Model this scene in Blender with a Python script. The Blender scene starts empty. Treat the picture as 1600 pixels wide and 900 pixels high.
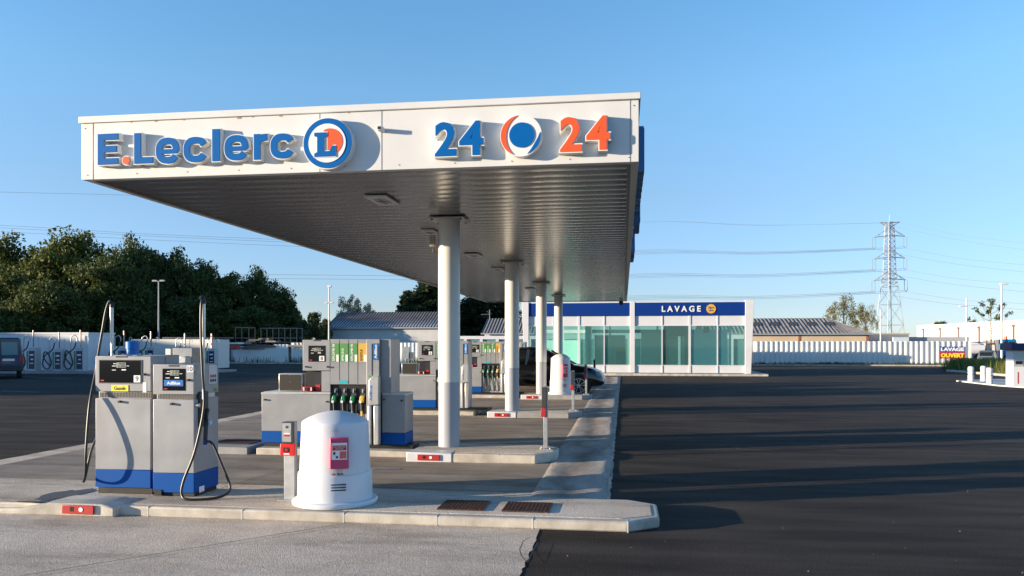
import bpy, bmesh, math, random
import numpy as np
from mathutils import Vector, Matrix
random.seed(7)
R = math.radians
S = bpy.context.scene
COL = S.collection
# ------------------------------------------------ camera, sky, sun, exposure
YAW = R(8.07); FPX = 1227.0; CAMH = 1.7; HOR = 537.0
cam = bpy.data.objects.new('camera', bpy.data.cameras.new('camera'))
COL.objects.link(cam); S.camera = cam
cam.location = (0, 0, CAMH); cam.rotation_euler = (R(90), 0, YAW)
cam.data.sensor_width = 36; cam.data.lens = FPX / 1600 * 36
cam.data.shift_y = (HOR - 450) / 1600
cam.data.clip_start = 0.1; cam.data.clip_end = 6000
SUN_DIR = 20.5; SUN_EL = 6.5           # light travels towards +X, turned 20.5 deg to +Y
w = bpy.data.worlds.new('World'); S.world = w; w.use_nodes = True
nt = w.node_tree; bg = nt.nodes['Background']
sky = nt.nodes.new('ShaderNodeTexSky'); sky.sky_type = 'NISHITA'; sky.sun_disc = False
sky.sun_elevation = R(SUN_EL)
sky.sun_rotation = R(90 + 180 - SUN_DIR)
sky.altitude = 0; sky.air_density = 1.0; sky.dust_density = 0.0; sky.ozone_density = 4.0
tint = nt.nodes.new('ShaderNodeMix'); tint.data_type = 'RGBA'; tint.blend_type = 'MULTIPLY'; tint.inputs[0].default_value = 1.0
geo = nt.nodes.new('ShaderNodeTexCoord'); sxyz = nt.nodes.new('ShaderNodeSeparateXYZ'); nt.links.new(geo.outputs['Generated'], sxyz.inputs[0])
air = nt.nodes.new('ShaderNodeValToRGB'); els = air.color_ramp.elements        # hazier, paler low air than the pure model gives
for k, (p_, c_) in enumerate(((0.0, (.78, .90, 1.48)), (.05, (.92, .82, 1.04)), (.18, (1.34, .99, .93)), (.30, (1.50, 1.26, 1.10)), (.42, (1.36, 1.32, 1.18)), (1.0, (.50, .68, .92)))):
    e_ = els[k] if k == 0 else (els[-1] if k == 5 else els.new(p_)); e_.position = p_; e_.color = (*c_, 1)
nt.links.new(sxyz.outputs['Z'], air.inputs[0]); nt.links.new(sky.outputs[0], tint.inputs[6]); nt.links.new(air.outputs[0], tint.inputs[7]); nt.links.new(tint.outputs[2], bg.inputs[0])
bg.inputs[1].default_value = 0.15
sun = bpy.data.lights.new('sun', 'SUN'); sun.energy = 4.8; sun.angle = R(0.5); sun.color = (1.0, 0.82, 0.60)
so = bpy.data.objects.new('sun', sun); COL.objects.link(so)
ldir = Vector((math.cos(R(SUN_DIR)) * math.cos(R(SUN_EL)), math.sin(R(SUN_DIR)) * math.cos(R(SUN_EL)), -math.sin(R(SUN_EL))))
so.rotation_euler = ldir.to_track_quat('-Z', 'Y').to_euler(); so.location = (-30, -20, 20)
S.view_settings.view_transform = 'Standard'; S.view_settings.look = 'None'
S.view_settings.gamma = 1; S.view_settings.exposure = 1.25
S.view_settings.use_curve_mapping = False
S.render.engine = 'CYCLES'
# ------------------------------------------------ helpers
def G(px, py, Z=0.0):
    """ground point (height Z) seen at a photo pixel"""
    d = (Z - CAMH) * FPX / (HOR - py); r = (px - 800) / FPX * d
    return Vector((r * math.cos(YAW) - d * math.sin(YAW), r * math.sin(YAW) + d * math.cos(YAW), Z))
def A(px, py, Y):
    """point on the vertical plane y = Y"""
    u = (px - 800) / FPX
    dx = u * math.cos(YAW) - math.sin(YAW); dy = u * math.sin(YAW) + math.cos(YAW); k = Y / dy
    return Vector((k * dx, Y, CAMH + (HOR - py) / FPX * k))
MATS = {}
def mat(name, col, rough=0.5, metal=0.0, var=0.0, vscale=3.0, bump=0.0, bscale=40.0, spec=0.5, trans=0.0, coat=0.0, emit=None, sub=None):
    if name in MATS: return MATS[name]
    m = bpy.data.materials.new(name); m.use_nodes = True; MATS[name] = m
    n = m.node_tree; b = n.nodes['Principled BSDF']
    b.inputs['Base Color'].default_value = (*col, 1); b.inputs['Roughness'].default_value = rough
    b.inputs['Metallic'].default_value = metal; b.inputs['Specular IOR Level'].default_value = spec
    b.inputs['Transmission Weight'].default_value = trans; b.inputs['Coat Weight'].default_value = coat
    if emit: b.inputs['Emission Color'].default_value = (*emit[:3], 1); b.inputs['Emission Strength'].default_value = emit[3]
    if var or bump:
        tc = n.nodes.new('ShaderNodeTexCoord')
        if var:
            no = n.nodes.new('ShaderNodeTexNoise'); no.inputs['Scale'].default_value = vscale; no.inputs['Detail'].default_value = 6
            n.links.new(tc.outputs['Object'], no.inputs['Vector'])
            cr = n.nodes.new('ShaderNodeValToRGB'); cr.color_ramp.elements[0].position = .3; cr.color_ramp.elements[1].position = .7
            cr.color_ramp.elements[0].color = (*[c * (1 - var) for c in col], 1)
            cr.color_ramp.elements[1].color = (*[min(1, c * (1 + var)) for c in col], 1)
            n.links.new(no.outputs['Fac'], cr.inputs[0]); n.links.new(cr.outputs[0], b.inputs['Base Color'])
            mr = n.nodes.new('ShaderNodeMapRange'); mr.inputs[3].default_value = max(0, rough - var * .5); mr.inputs[4].default_value = min(1, rough + var * .5)
            n.links.new(no.outputs['Fac'], mr.inputs[0]); n.links.new(mr.outputs[0], b.inputs['Roughness'])
        if bump:
            nb = n.nodes.new('ShaderNodeTexNoise'); nb.inputs['Scale'].default_value = bscale; nb.inputs['Detail'].default_value = 4
            n.links.new(tc.outputs['Object'], nb.inputs['Vector'])
            bp = n.nodes.new('ShaderNodeBump'); bp.inputs['Strength'].default_value = bump; bp.inputs['Distance'].default_value = .01
            n.links.new(nb.outputs['Fac'], bp.inputs['Height']); n.links.new(bp.outputs[0], b.inputs['Normal'])
    return m
class MB:
    def __init__(s, o=(0, 0, 0)): s.v = []; s.f = []; s.o = Vector(o)
    def add(s, v, f):
        n = len(s.v); s.v += [tuple(p) for p in v]; s.f += [tuple(i + n for i in q) for q in f]; return s
    def box(s, x0, x1, y0, y1, z0, z1):
        v = [(x, y, z) for z in (z0, z1) for y in (y0, y1) for x in (x0, x1)]
        return s.add(v, [(0, 2, 3, 1), (4, 5, 7, 6), (0, 1, 5, 4), (2, 6, 7, 3), (0, 4, 6, 2), (1, 3, 7, 5)])
    def hexa(s, p):   # 8 points: bottom ring 4, top ring 4
        return s.add(p, [(3, 2, 1, 0), (4, 5, 6, 7), (0, 1, 5, 4), (1, 2, 6, 5), (2, 3, 7, 6), (3, 0, 4, 7)])
    def prism(s, poly, a, b, axis='y'):
        """extrude a 2D outline from a to b along an axis"""
        n = len(poly)
        def P(u, w_, t): return {'y': (u, t, w_), 'z': (u, w_, t), 'x': (t, u, w_)}[axis]
        v = [P(u, w_, a) for u, w_ in poly] + [P(u, w_, b) for u, w_ in poly]
        f = [tuple(range(n))[::-1], tuple(range(n, 2 * n))] + [(i, (i + 1) % n, n + (i + 1) % n, n + i) for i in range(n)]
        return s.add(v, f)
    def tube(s, pts, r, seg=8, cap=True, taper=None):
        pts = [Vector(p) for p in pts]; n = len(pts); v = []; f = []
        up = Vector((0, 0, 1)); t0 = (pts[1] - pts[0]).normalized()
        if abs(t0.dot(up)) > .95: up = Vector((0, 1, 0))
        side = t0.cross(up).normalized()
        for i, p in enumerate(pts):
            t = (pts[min(i + 1, n - 1)] - pts[max(i - 1, 0)])
            t = t.normalized() if t.length > 1e-9 else t0
            side = (side - t * side.dot(t)).normalized(); b = t.cross(side)
            rr = r if taper is None else r + (taper - r) * i / (n - 1)
            for k in range(seg):
                a = 2 * math.pi * k / seg; v.append(p + side * math.cos(a) * rr + b * math.sin(a) * rr)
        for i in range(n - 1):
            for k in range(seg):
                k2 = (k + 1) % seg; f.append((i * seg + k, i * seg + k2, (i + 1) * seg + k2, (i + 1) * seg + k))
        if cap: f += [tuple(range(seg))[::-1], tuple(range((n - 1) * seg, n * seg))]
        return s.add(v, f)
    def cyl(s, c, r, h, axis='z', seg=24, r2=None):
        c = Vector(c); d = {'z': Vector((0, 0, h)), 'y': Vector((0, h, 0)), 'x': Vector((h, 0, 0))}[axis]
        return s.tube([c, c + d], r, seg, taper=r2)
    def lathe(s, prof, c, seg=40):
        c = Vector(c); v = []; f = []; n = len(prof)
        for r, z in prof:
            for k in range(seg):
                a = 2 * math.pi * k / seg; v.append(c + Vector((r * math.cos(a), r * math.sin(a), z)))
        for i in range(n - 1):
            for k in range(seg):
                k2 = (k + 1) % seg; f.append((i * seg + k, i * seg + k2, (i + 1) * seg + k2, (i + 1) * seg + k))
        f += [tuple(range(seg))[::-1], tuple(range((n - 1) * seg, n * seg))]
        return s.add(v, f)
    def loft(s, rings):
        n = len(rings[0]); v = [p for r in rings for p in r]; f = []
        for i in range(len(rings) - 1):
            for k in range(n):
                k2 = (k + 1) % n; f.append((i * n + k, i * n + k2, (i + 1) * n + k2, (i + 1) * n + k))
        f += [tuple(range(n))[::-1], tuple(range((len(rings) - 1) * n, len(rings) * n))]
        return s.add(v, f)
    def build(s, name, m, parent=None, smooth=False, bevel=0, loc=None, subd=0, seg=2):
        me = bpy.data.meshes.new(name)
        me.from_pydata([tuple(Vector(p) - s.o) for p in s.v], [], s.f)
        bm = bmesh.new(); bm.from_mesh(me); bmesh.ops.recalc_face_normals(bm, faces=bm.faces); bm.to_mesh(me); bm.free()
        me.materials.append(m)
        o = bpy.data.objects.new(name, me); COL.objects.link(o)
        if parent: o.parent = parent
        elif s.o.length: o.location = s.o
        if loc: o.location = loc
        if subd: md = o.modifiers.new('s', 'SUBSURF'); md.levels = md.render_levels = subd
        if bevel:
            md = o.modifiers.new('b', 'BEVEL'); md.width = bevel; md.segments = seg; md.limit_method = 'ANGLE'; md.angle_limit = R(35)
            smooth = True
        if smooth:
            me.polygons.foreach_set('use_smooth', [True] * len(me.polygons))
            if not subd: me.set_sharp_from_angle(angle=R(38))
        return o
def pieces(mb, name, m, parent, **k):
    """one object per loose piece of the mesh builder"""
    par = list(range(len(mb.v)))
    def find(a):
        while par[a] != a: par[a] = par[par[a]]; a = par[a]
        return a
    for f in mb.f:
        for q in f[1:]: par[find(q)] = find(f[0])
    groups = {}
    for f in mb.f: groups.setdefault(find(f[0]), []).append(f)
    out = []
    for fs in groups.values():
        idx = sorted({q for f in fs for q in f}); mp = {q: i for i, q in enumerate(idx)}
        nb = MB(mb.o); nb.v = [mb.v[q] for q in idx]; nb.f = [tuple(mp[q] for q in f) for f in fs]; out.append(nb.build(name, m, parent, **k))
    return out
def tag(o, label=None, cat=None, group=None, kind=None):
    for k, x in (('label', label), ('category', cat), ('group', group), ('kind', kind)):
        if x: o[k] = x
    return o
def thing(name, label, cat, loc=(0, 0, 0), rz=0, group=None):
    o = bpy.data.objects.new(name, None); COL.objects.link(o); o.location = loc; o.rotation_euler = (0, 0, rz)
    o.empty_display_size = .2
    return tag(o, label, cat, group)
def children(o): return [c for c in bpy.data.objects if c.parent == o]
def copy_tree(o, parent=None):
    c = o.copy(); COL.objects.link(c); c.parent = parent
    for ch in children(o): copy_tree(ch, c)
    return c
def dup(o, loc, label, rz=None, group=None):
    c = copy_tree(o); c.location = loc; c['label'] = label
    if rz is not None: c.rotation_euler = (0, 0, rz)
    if group: c['group'] = group
    return c
def struct(mb, name, m, **k): return tag(mb.build(name, m, **k), kind='structure')
def spline(pts, n=8):
    P = [Vector(p) for p in pts]; out = []
    for i in range(len(P) - 1):
        p0 = P[max(i - 1, 0)]; p1 = P[i]; p2 = P[i + 1]; p3 = P[min(i + 2, len(P) - 1)]
        for k in range(n):
            t = k / n
            out.append(.5 * ((2 * p1) + (p2 - p0) * t + (2 * p0 - 5 * p1 + 4 * p2 - p3) * t * t + (3 * p1 - p0 - 3 * p2 + p3) * t ** 3))
    out.append(P[-1]); return out
_tc = {}
def text(st, bold=0.0, ext=0.003):
    """mesh of a line of text, normalised to its own box: verts in x,z plane facing -y, height 1 scale kept"""
    k = (st, bold, ext)
    if k in _tc: return _tc[k]
    cu = bpy.data.curves.new('t', 'FONT'); cu.body = st; cu.size = 1; cu.offset = bold; cu.extrude = .5; cu.resolution_u = 3
    o = bpy.data.objects.new('t', cu); COL.objects.link(o)
    dg = bpy.context.evaluated_depsgraph_get(); me = o.evaluated_get(dg).to_mesh()
    v = [tuple(p.co) for p in me.vertices]; f = [tuple(p.vertices) for p in me.polygons]
    o.evaluated_get(dg).to_mesh_clear(); bpy.data.objects.remove(o); bpy.data.curves.remove(cu)
    x0 = min(p[0] for p in v); x1 = max(p[0] for p in v); y0 = min(p[1] for p in v); y1 = max(p[1] for p in v)
    v = [((p[0] - x0) / (x1 - x0), p[2], (p[1] - y0) / (y1 - y0)) for p in v]
    _tc[k] = (v, f); return _tc[k]
def put_text(mb, st, x0, x1, z0, z1, yb, yf, bold=0.0, vertical=False):
    """fit text into the box x0..x1, z0..z1; front at yf, back at yb (front nearer the viewer)"""
    v, f = text(st, bold)
    out = []
    for a, t, b in v:
        y = yf if t > 0 else yb
        if vertical: out.append((x1 - b * (x1 - x0), y, z0 + a * (z1 - z0)))
        else: out.append((x0 + a * (x1 - x0), y, z0 + b * (z1 - z0)))
    mb.add(out, f); return mb

# ------------------------------------------------ materials
WHITE = mat('white_paint', (.60, .605, .63), .45, var=.04, vscale=2)
WHITEB = mat('white_gloss', (.72, .72, .70), .35)
FASC = mat('fascia_white', (.62, .62, .61), .5, var=.05, vscale=1.2)
GREYP = mat('pump_grey', (.285, .29, .305), .42, var=.10, vscale=3.5, metal=.15)
GREYL = mat('light_grey_metal', (.50, .50, .50), .35, metal=.4, var=.08, vscale=8)
STEEL = mat('brushed_steel', (.55, .54, .52), .35, metal=.9, var=.12, vscale=9)
DARKM = mat('dark_metal', (.05, .05, .05), .5, metal=.3, var=.2)
BLACK = mat('black_plastic', (.012, .012, .013), .45)
RUBBER = mat('rubber', (.012, .012, .012), .38)
GLASSB = mat('screen_black', (.006, .006, .008), .12)
BLUE = mat('pump_blue', (.0, .070, .30), .5, spec=.15)
LBLUE = mat('letter_blue', (.0, .105, .36), .5, spec=.12)
NAVY = mat('band_blue', (.003, .032, .20), .45, spec=.2)
ORANGE = mat('letter_orange', (.75, .09, .015), .4)
RED = mat('red_paint', (.42, .02, .022), .4, var=.12)
GREEN = mat('label_green', (.07, .26, .06), .5)
NGREEN = mat('nozzle_green', (.0, .16, .06), .35)
YEL = mat('label_yellow', (.62, .36, .05), .5)
BYEL = mat('bright_yellow', (.85, .65, .03), .5)
SKYB = mat('label_blue', (.0, .13, .45), .4)
TEAL = mat('teal_label', (.0, .40, .45), .5)
LCD = mat('lcd_grey', (.28, .31, .27), .3)
STICK = mat('sticker_white', (.75, .75, .74), .5)
PINK = mat('box_magenta', (.48, .05, .13), .4)
RUSTY = mat('rusty_steel', (.065, .026, .015), .85, var=.5, vscale=30, bump=.4)
COLW = mat('column_white', (.64, .63, .60), .30, var=.03)
COLG = mat('column_grey', (.36, .37, .40), .35, var=.03)
GALV = mat('galvanised', (.42, .43, .44), .45, metal=.6, var=.12, vscale=12)
KERB = mat('kerb_concrete', (.44, .40, .34), .9, var=.30, vscale=4, bump=.35, bscale=60)
DKCON = mat('grey_concrete', (.28, .28, .28), .85, var=.14, vscale=4, bump=.3)
TANKW = mat('tank_plastic', (.64, .65, .67), .38, var=.05, vscale=2.5)
CARB = mat('car_black', (.006, .006, .007), .18, coat=1.0)
CARG = mat('car_glass', (.01, .012, .014), .05)
VANB = mat('van_blue', (.001, .035, .09), .3, coat=.6)
TYRE = mat('tyre', (.015, .015, .015), .8)
RIM = mat('rim_metal', (.55, .55, .56), .3, metal=.8)
TRUNK = mat('bark', (.07, .05, .035), .9, var=.3, vscale=8)
TRUCKB = mat('truck_blue', (.0, .16, .42), .35)

def ground_mat(name, kind):
    m = bpy.data.materials.new(name); m.use_nodes = True; n = m.node_tree; b = n.nodes['Principled BSDF']; L = n.links.new
    N = n.nodes.new; tc = N('ShaderNodeTexCoord'); sep = N('ShaderNodeSeparateXYZ'); L(tc.outputs['Object'], sep.inputs[0])
    def noise(sc, det=5, stretch=None, rough=.5):
        x = N('ShaderNodeTexNoise'); x.inputs['Scale'].default_value = sc; x.inputs['Detail'].default_value = det; x.inputs['Roughness'].default_value = rough
        if stretch:
            mp = N('ShaderNodeMapping'); mp.inputs['Scale'].default_value = stretch; L(tc.outputs['Object'], mp.inputs[0]); L(mp.outputs[0], x.inputs[0])
        else: L(tc.outputs['Object'], x.inputs[0])
        return x.outputs['Fac']
    def ramp(src, stops):
        r = N('ShaderNodeValToRGB'); L(src, r.inputs[0]); e = r.color_ramp.elements
        e[0].position, e[0].color = stops[0][0], (*stops[0][1], 1); e[1].position, e[1].color = stops[-1][0], (*stops[-1][1], 1)
        for p, c in stops[1:-1]: x = e.new(p); x.color = (*c, 1)
        return r.outputs[0]
    def mix(a, c, fac, t='MIX'):
        x = N('ShaderNodeMix'); x.data_type = 'RGBA'; x.blend_type = t
        if isinstance(fac, float): x.inputs[0].default_value = fac
        else: L(fac, x.inputs[0])
        L(a, x.inputs[6]); L(c, x.inputs[7]); return x.outputs[2]
    if kind == 'asphalt':
        big = ramp(noise(.35, 6), [(.3, (.033, .027, .0225)), (.7, (.056, .047, .039))])
        fine = ramp(noise(70, 4, None, .7), [(.32, (.35,) * 3), (.68, (1.8,) * 3)])
        c = mix(big, fine, 1.0, 'MULTIPLY')
        st = ramp(noise(2.0, 5, (.25, 1.2, 1)), [(.33, (.55,) * 3), (.5, (1.0,) * 3), (.70, (1.5,) * 3)])
        c = mix(c, st, 1.0, 'MULTIPLY')
        vo = N('ShaderNodeTexVoronoi'); vo.inputs['Scale'].default_value = 9; L(tc.outputs['Object'], vo.inputs[0])
        spk = ramp(vo.outputs['Distance'], [(.03, (1, 1, 1)), (.05, (0, 0, 0))])
        spk2 = ramp(noise(2.1, 2), [(.56, (0, 0, 0)), (.62, (1, 1, 1))])
        fac = mix(spk, spk2, 1.0, 'MULTIPLY')
        pale = N('ShaderNodeRGB'); pale.outputs[0].default_value = (.20, .19, .17, 1)
        c = mix(c, pale.outputs[0], fac)
        L(c, b.inputs['Base Color']); b.inputs['Roughness'].default_value = .85; b.inputs['Specular IOR Level'].default_value = .15
        bs, bd, bsc = 1.0, .026, 100
    elif kind == 'concrete':
        big = ramp(noise(.8, 7, None, .6), [(.25, (.40, .335, .265)), (.5, (.57, .485, .39)), (.75, (.68, .60, .50))])
        st = ramp(noise(1.0, 6, (.35, 1.6, 1), .65), [(.3, (.52, .50, .47)), (.5, (1, 1, 1)), (.8, (1.12, 1.12, 1.12))])
        c = mix(big, st, 1.0, 'MULTIPLY')
        fine = ramp(noise(75, 3), [(.3, (.62,) * 3), (.7, (1.35,) * 3)])
        c = mix(c, fine, 1.0, 'MULTIPLY')
        L(c, b.inputs['Base Color']); b.inputs['Roughness'].default_value = .85
        bs, bd, bsc = 1.0, .016, 110
    elif kind == 'lane':     # tyre-polished brownish lanes between the islands
        big = ramp(noise(.9, 7, None, .6), [(.25, (.17, .135, .10)), (.5, (.27, .22, .17)), (.78, (.39, .33, .26))])
        wv = ramp(noise(1.2, 6, (.3, 3.2, 1), .6), [(.35, (.60, .60, .60)), (.55, (1, 1, 1)), (.8, (1.18, 1.18, 1.18))])
        c = mix(big, wv, 1.0, 'MULTIPLY')
        fine = ramp(noise(120, 2), [(.3, (.75,) * 3), (.7, (1.25,) * 3)])
        c = mix(c, fine, 1.0, 'MULTIPLY')
        L(c, b.inputs['Base Color']); b.inputs['Roughness'].default_value = .75
        bs, bd, bsc = 1.0, .014, 110
    elif kind == 'gutter':
        big = ramp(noise(1.1, 8, (2.2, .55, 1), .7), [(.33, (.26, .22, .18)), (.45, (.40, .35, .30)), (.7, (.58, .52, .45))])
        nz_ = noise(.7, 9, None, .65); M1 = N('ShaderNodeMath'); M1.operation = 'MULTIPLY_ADD'; M1.inputs[1].default_value = 1.1; L(nz_, M1.inputs[0]); L(sep.outputs['X'], M1.inputs[2])
        M2 = N('ShaderNodeMath'); M2.operation = 'ADD'; M2.inputs[1].default_value = .10; L(M1.outputs[0], M2.inputs[0]); M3 = N('ShaderNodeMath'); M3.operation = 'ABSOLUTE'; L(M2.outputs[0], M3.inputs[0])
        trail = ramp(M3.outputs[0], [(.0, (.55, .52, .49)), (.30, (1, 1, 1))]); big = mix(big, trail, 1.0, 'MULTIPLY')
        fine = ramp(noise(80, 2), [(.3, (.7,) * 3), (.7, (1.25,) * 3)])
        c = mix(big, fine, 1.0, 'MULTIPLY')
        L(c, b.inputs['Base Color']); b.inputs['Roughness'].default_value = .8
        bs, bd, bsc = 1.0, .014, 110
    else:  # verge grass
        big = ramp(noise(3, 7), [(.3, (.03, .05, .015)), (.7, (.09, .11, .03))])
        L(big, b.inputs['Base Color']); b.inputs['Roughness'].default_value = .9
        bs, bd, bsc = .6, .03, 20
    bp = N('ShaderNodeBump'); bp.inputs['Strength'].default_value = bs; bp.inputs['Distance'].default_value = bd
    L(noise(bsc, 4), bp.inputs['Height']); L(bp.outputs[0], b.inputs['Normal'])
    if kind != 'grass':      # gentle unevenness of the laid surface, shows in the low sun
        bw = N('ShaderNodeBump'); bw.inputs['Strength'].default_value = 1.0; bw.inputs['Distance'].default_value = {'asphalt': .10, 'concrete': .05, 'lane': .07, 'gutter': .03}[kind]
        L(noise({'asphalt': .55, 'concrete': .9, 'lane': 1.1, 'gutter': 1.3}[kind], 4, (.35, 1.3, 1) if kind in ('asphalt', 'lane') else None), bw.inputs['Height']); L(bw.outputs[0], bp.inputs['Normal'])
    return m
ASPH = ground_mat('asphalt', 'asphalt'); CONC = ground_mat('concrete', 'concrete'); LANE = ground_mat('lane_concrete', 'lane')
GUTT = ground_mat('gutter_concrete', 'gutter'); GRASS = ground_mat('verge', 'grass')

# ------------------------------------------------ ground
def sheet(name, poly, z, m):
    mb = MB(); mb.add([(x, y, z) for x, y in poly], [tuple(range(len(poly)))]); return struct(mb, name, m)
sheet('ground', [(-1500, -300), (1500, -300), (1500, 2600), (-1500, 2600)], -0.02, GRASS)
sheet('asphalt', [(-120, -40), (120, -40), (120, 63.2), (-120, 63.2)], 0.0, ASPH)
def rag(x, y0, y1, amp=.012, step=.09, sgn=1):
    out = []; y = y0
    while (y - y1) * sgn < 0:
        out.append((x + random.uniform(-amp, amp), y)); y += step * sgn * random.uniform(.6, 1.4)
    return out
# front slab, lanes and apron
sheet('concrete_apron', [(-9.0, -4), (-.75, -4)] + rag(-.75, -3.8, 7.2) + [(-.75, 7.3), (-.75, 8.3), (-.14, 8.35)] + rag(-.14, 8.5, 40.6, .014, .12) + [(-.14, 40.7), (-9.0, 40.7)] + rag(-9.0, 40.5, -3.9, .02, .15, -1), .004, CONC)
sheet('fuelling_lane', [(-8.6, 8.9), (-1.02, 8.9), (-1.02, 40.2), (-8.6, 40.2)], .008, LANE)
gv = []; gf = []; nx, ny = 14, 420; rgg = random.Random(4); phs = [rgg.uniform(0, 6.28) for _ in range(6)]
for j in range(ny + 1):
    y = 8.2 + 32.1 * j / ny
    cxx = -.60 + .07 * math.sin(y * .9 + phs[0]) + .04 * math.sin(y * 2.3 + phs[1])
    for i in range(nx + 1):
        x = -1.02 + .84 * i / nx; e_ = min(1, min(i, nx - i) / 2.0)
        z = .024 - .011 * math.exp(-((x - cxx) / .15) ** 2) + e_ * .65 * (.005 * math.sin(y * 3.1 + phs[2] + x) + .004 * math.sin(y * 5.7 + phs[3] - 2 * x) + .003 * math.sin(x * 9 + y * 1.7 + phs[4]))
        if i in (0, nx): z = .006
        gv.append((x, y, z))
for j in range(ny):
    for i in range(nx): a = j * (nx + 1) + i; gf.append((a, a + 1, a + nx + 2, a + nx + 1))
mb = MB(); mb.add(gv, gf); struct(mb, 'gutter', GUTT, smooth=True)
# joints and cracks
mb = MB()
def strip(p, q, wd, z):
    d = (Vector(q) - Vector(p)).normalized(); n_ = Vector((-d.y, d.x)) * wd / 2; P = Vector(p); Q = Vector(q)
    mb.add([(*(P - n_), z), (*(Q - n_), z), (*(Q + n_), z), (*(P + n_), z)], [(0, 1, 2, 3)])
JO = mat('joint_black', (.06, .055, .05), .9)
for a, c in (((20, 905), (560, 817)), ((345, 765), (452, 733))):
    p = G(*a); q = G(*c); strip(p.xy, q.xy, .012, .016)
for a in (14.6, 21.0, 27.4, 33.8): strip((-8.5, a), (-1.1, a), .015, .016)
x = -4.6
struct(mb, 'slab_joint', JO)
mb = MB(); pts = [(828, 842), (818, 848), (812, 862), (815, 872), (824, 882), (832, 866), (840, 850)]
P = [G(*p).xy for p in pts]
for a, c in zip(P[:-1], P[1:]): strip(a, c, .008, .0165)
strip(P[2], G(835, 866).xy, .006, .0165)
struct(mb, 'slab_crack', JO)
# faint lane paint on the asphalt, left
PAINT = mat('worn_paint', (.22, .22, .22), .8, var=.4, vscale=10)
mb = MB()
for (a, c) in (((0, 611), (60, 613)), ((20, 588), (110, 592)), ((345, 598), (400, 599)), ((0, 595), (58, 595)), ((345, 582), (460, 584)), ((560, 735), (625, 733.5))):
    strip(G(*a).xy, G(*c).xy, .10, .004 if a[1] < 700 else .0125)
struct(mb, 'lane_marking', PAINT)
# loose pale grit on the asphalt
mb = MB(); rr = random.Random(3)
for i in range(420):
    y = 3.2 + 25 * rr.random() ** 2; x = rr.uniform(-.5, 2 + y * .8); s_ = rr.uniform(.002, .006)
    if x < .5 and 6.9 < y < 8.6: continue
    mb.add([(x - s_, y, .001), (x + s_, y - s_ * .4, .001), (x, y + s_, .001), (x, y, s_ * 1.3)], [(0, 1, 3), (1, 2, 3), (2, 0, 3)])
tag(mb.build('grit', mat('grit', (.42, .39, .35), .9)), kind='stuff', label='pale loose grit scattered over the dark asphalt', cat='grit')

# ------------------------------------------------ kerbed islands
def island(name, label, poly, h, m_side, joints=(), bev=.018, tops=None):
    cx = sum(p[0] for p in poly) / len(poly); cy = sum(p[1] for p in poly) / len(poly)
    t = thing(name, label, 'kerb island', (cx, cy, 0), group=None)
    mb = MB((cx, cy, 0)); mb.prism(poly, 0, h, 'z'); mb.build('kerb', m_side, t, bevel=bev)
    ins = [(cx + (x - cx) * tops[0], cy + (y - cy) * tops[1]) for x, y in poly]
    mb = MB((cx, cy, 0)); mb.prism(ins, h - .002, h + .004, 'z'); mb.build('top_slab', CONC, t)
    if joints:
        mb = MB((cx, cy, 0)); y0 = min(p[1] for p in poly)
        for x in joints: mb.box(x - .004, x + .004, y0 - .002, y0 + .1, .0, h + .0015)
        pieces(mb, 'mortar_joint', mat('mortar', (.55, .54, .5), .9), t)
    return t, (cx, cy, 0)
fi, fo = island('kerb_island', 'long foreground concrete kerb island carrying the two grey pumps and white dome tank',
    [(-7.9, 7.13), (.04, 7.13), (.33, 7.36), (.33, 7.95), (.05, 8.15), (-7.9, 8.15)], .10, KERB,
    joints=[-5.35, -4.62, -3.64, -2.62, -1.72, -.82, .04], tops=(.975, .80))
# ------------------------------------------------ red kerb reflector plates
def kerb_plate(loc, label, sc=1.0, block=None):
    t = thing('kerb_reflector', label, 'reflector plate', loc, group='red reflector plates on the kerbs')
    MB().box(0, .33 * sc, -.02, .0, 0, .085 * sc).build('plate', RED, t, bevel=.004)
    mb = MB(); mb.cyl((.20 * sc, -.024, .045 * sc), .022 * sc, .006, 'y', 20); mb.build('reflector', STICK, t)
    mb = MB(); mb.box(.085 * sc, .096 * sc, -.0235, -.0195, .025 * sc, .07 * sc); mb.box(.107 * sc, .118 * sc, -.0235, -.0195, .025 * sc, .07 * sc); pieces(mb, 'slot', BLACK, t)
    return t
# ramped end of the kerb with plate
p = G(119, 802); mb = MB((p.x, 7.13, 0))
mb.prism([(-6.9, 0), (-6.9, .03), (-5.95, .06), (-5.62, .128), (-5.06, .128), (-4.92, .10), (-4.92, 0)], 7.04, 7.45, 'y')
tag(mb.build('kerb_block', KERB, bevel=.02), 'rounded raised concrete hump at the left of the foreground kerb', 'kerb block')
kerb_plate((-5.46, 7.035, .03), 'red reflector plate on the concrete hump beside the foreground pumps', 1.02)
isl = []
for i, (y, nm) in enumerate(((10.97, 'second'), (17.75, 'third'), (23.7, 'fourth'), (30.2, 'fifth'))):
    H = .135
    poly = [(-3.08, y), (-1.22, y), (-.96, y + .33), (-.96, y + .85), (-1.25, y + 1.15), (-3.08, y + 1.15)]
    t, o = island('kerb_island', 'light grey kerb island under the %s white canopy column from the front' % ('first', 'second', 'third', 'fourth')[i], poly, H, KERB if i == 0 else DKCON, joints=[-2.42, -1.75], tops=(.93, .84))
    mb = MB(o); mb.box(-3.09, -2.42, y - .012, y + .3, .0, H + .006); mb.build('white_kerb_block', WHITE, t, bevel=.012)
    kerb_plate((-2.92, y - .013, .03), 'red reflector plate on the white kerb block by the %s column' % ('first', 'second', 'third', 'fourth')[i], .98)
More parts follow.
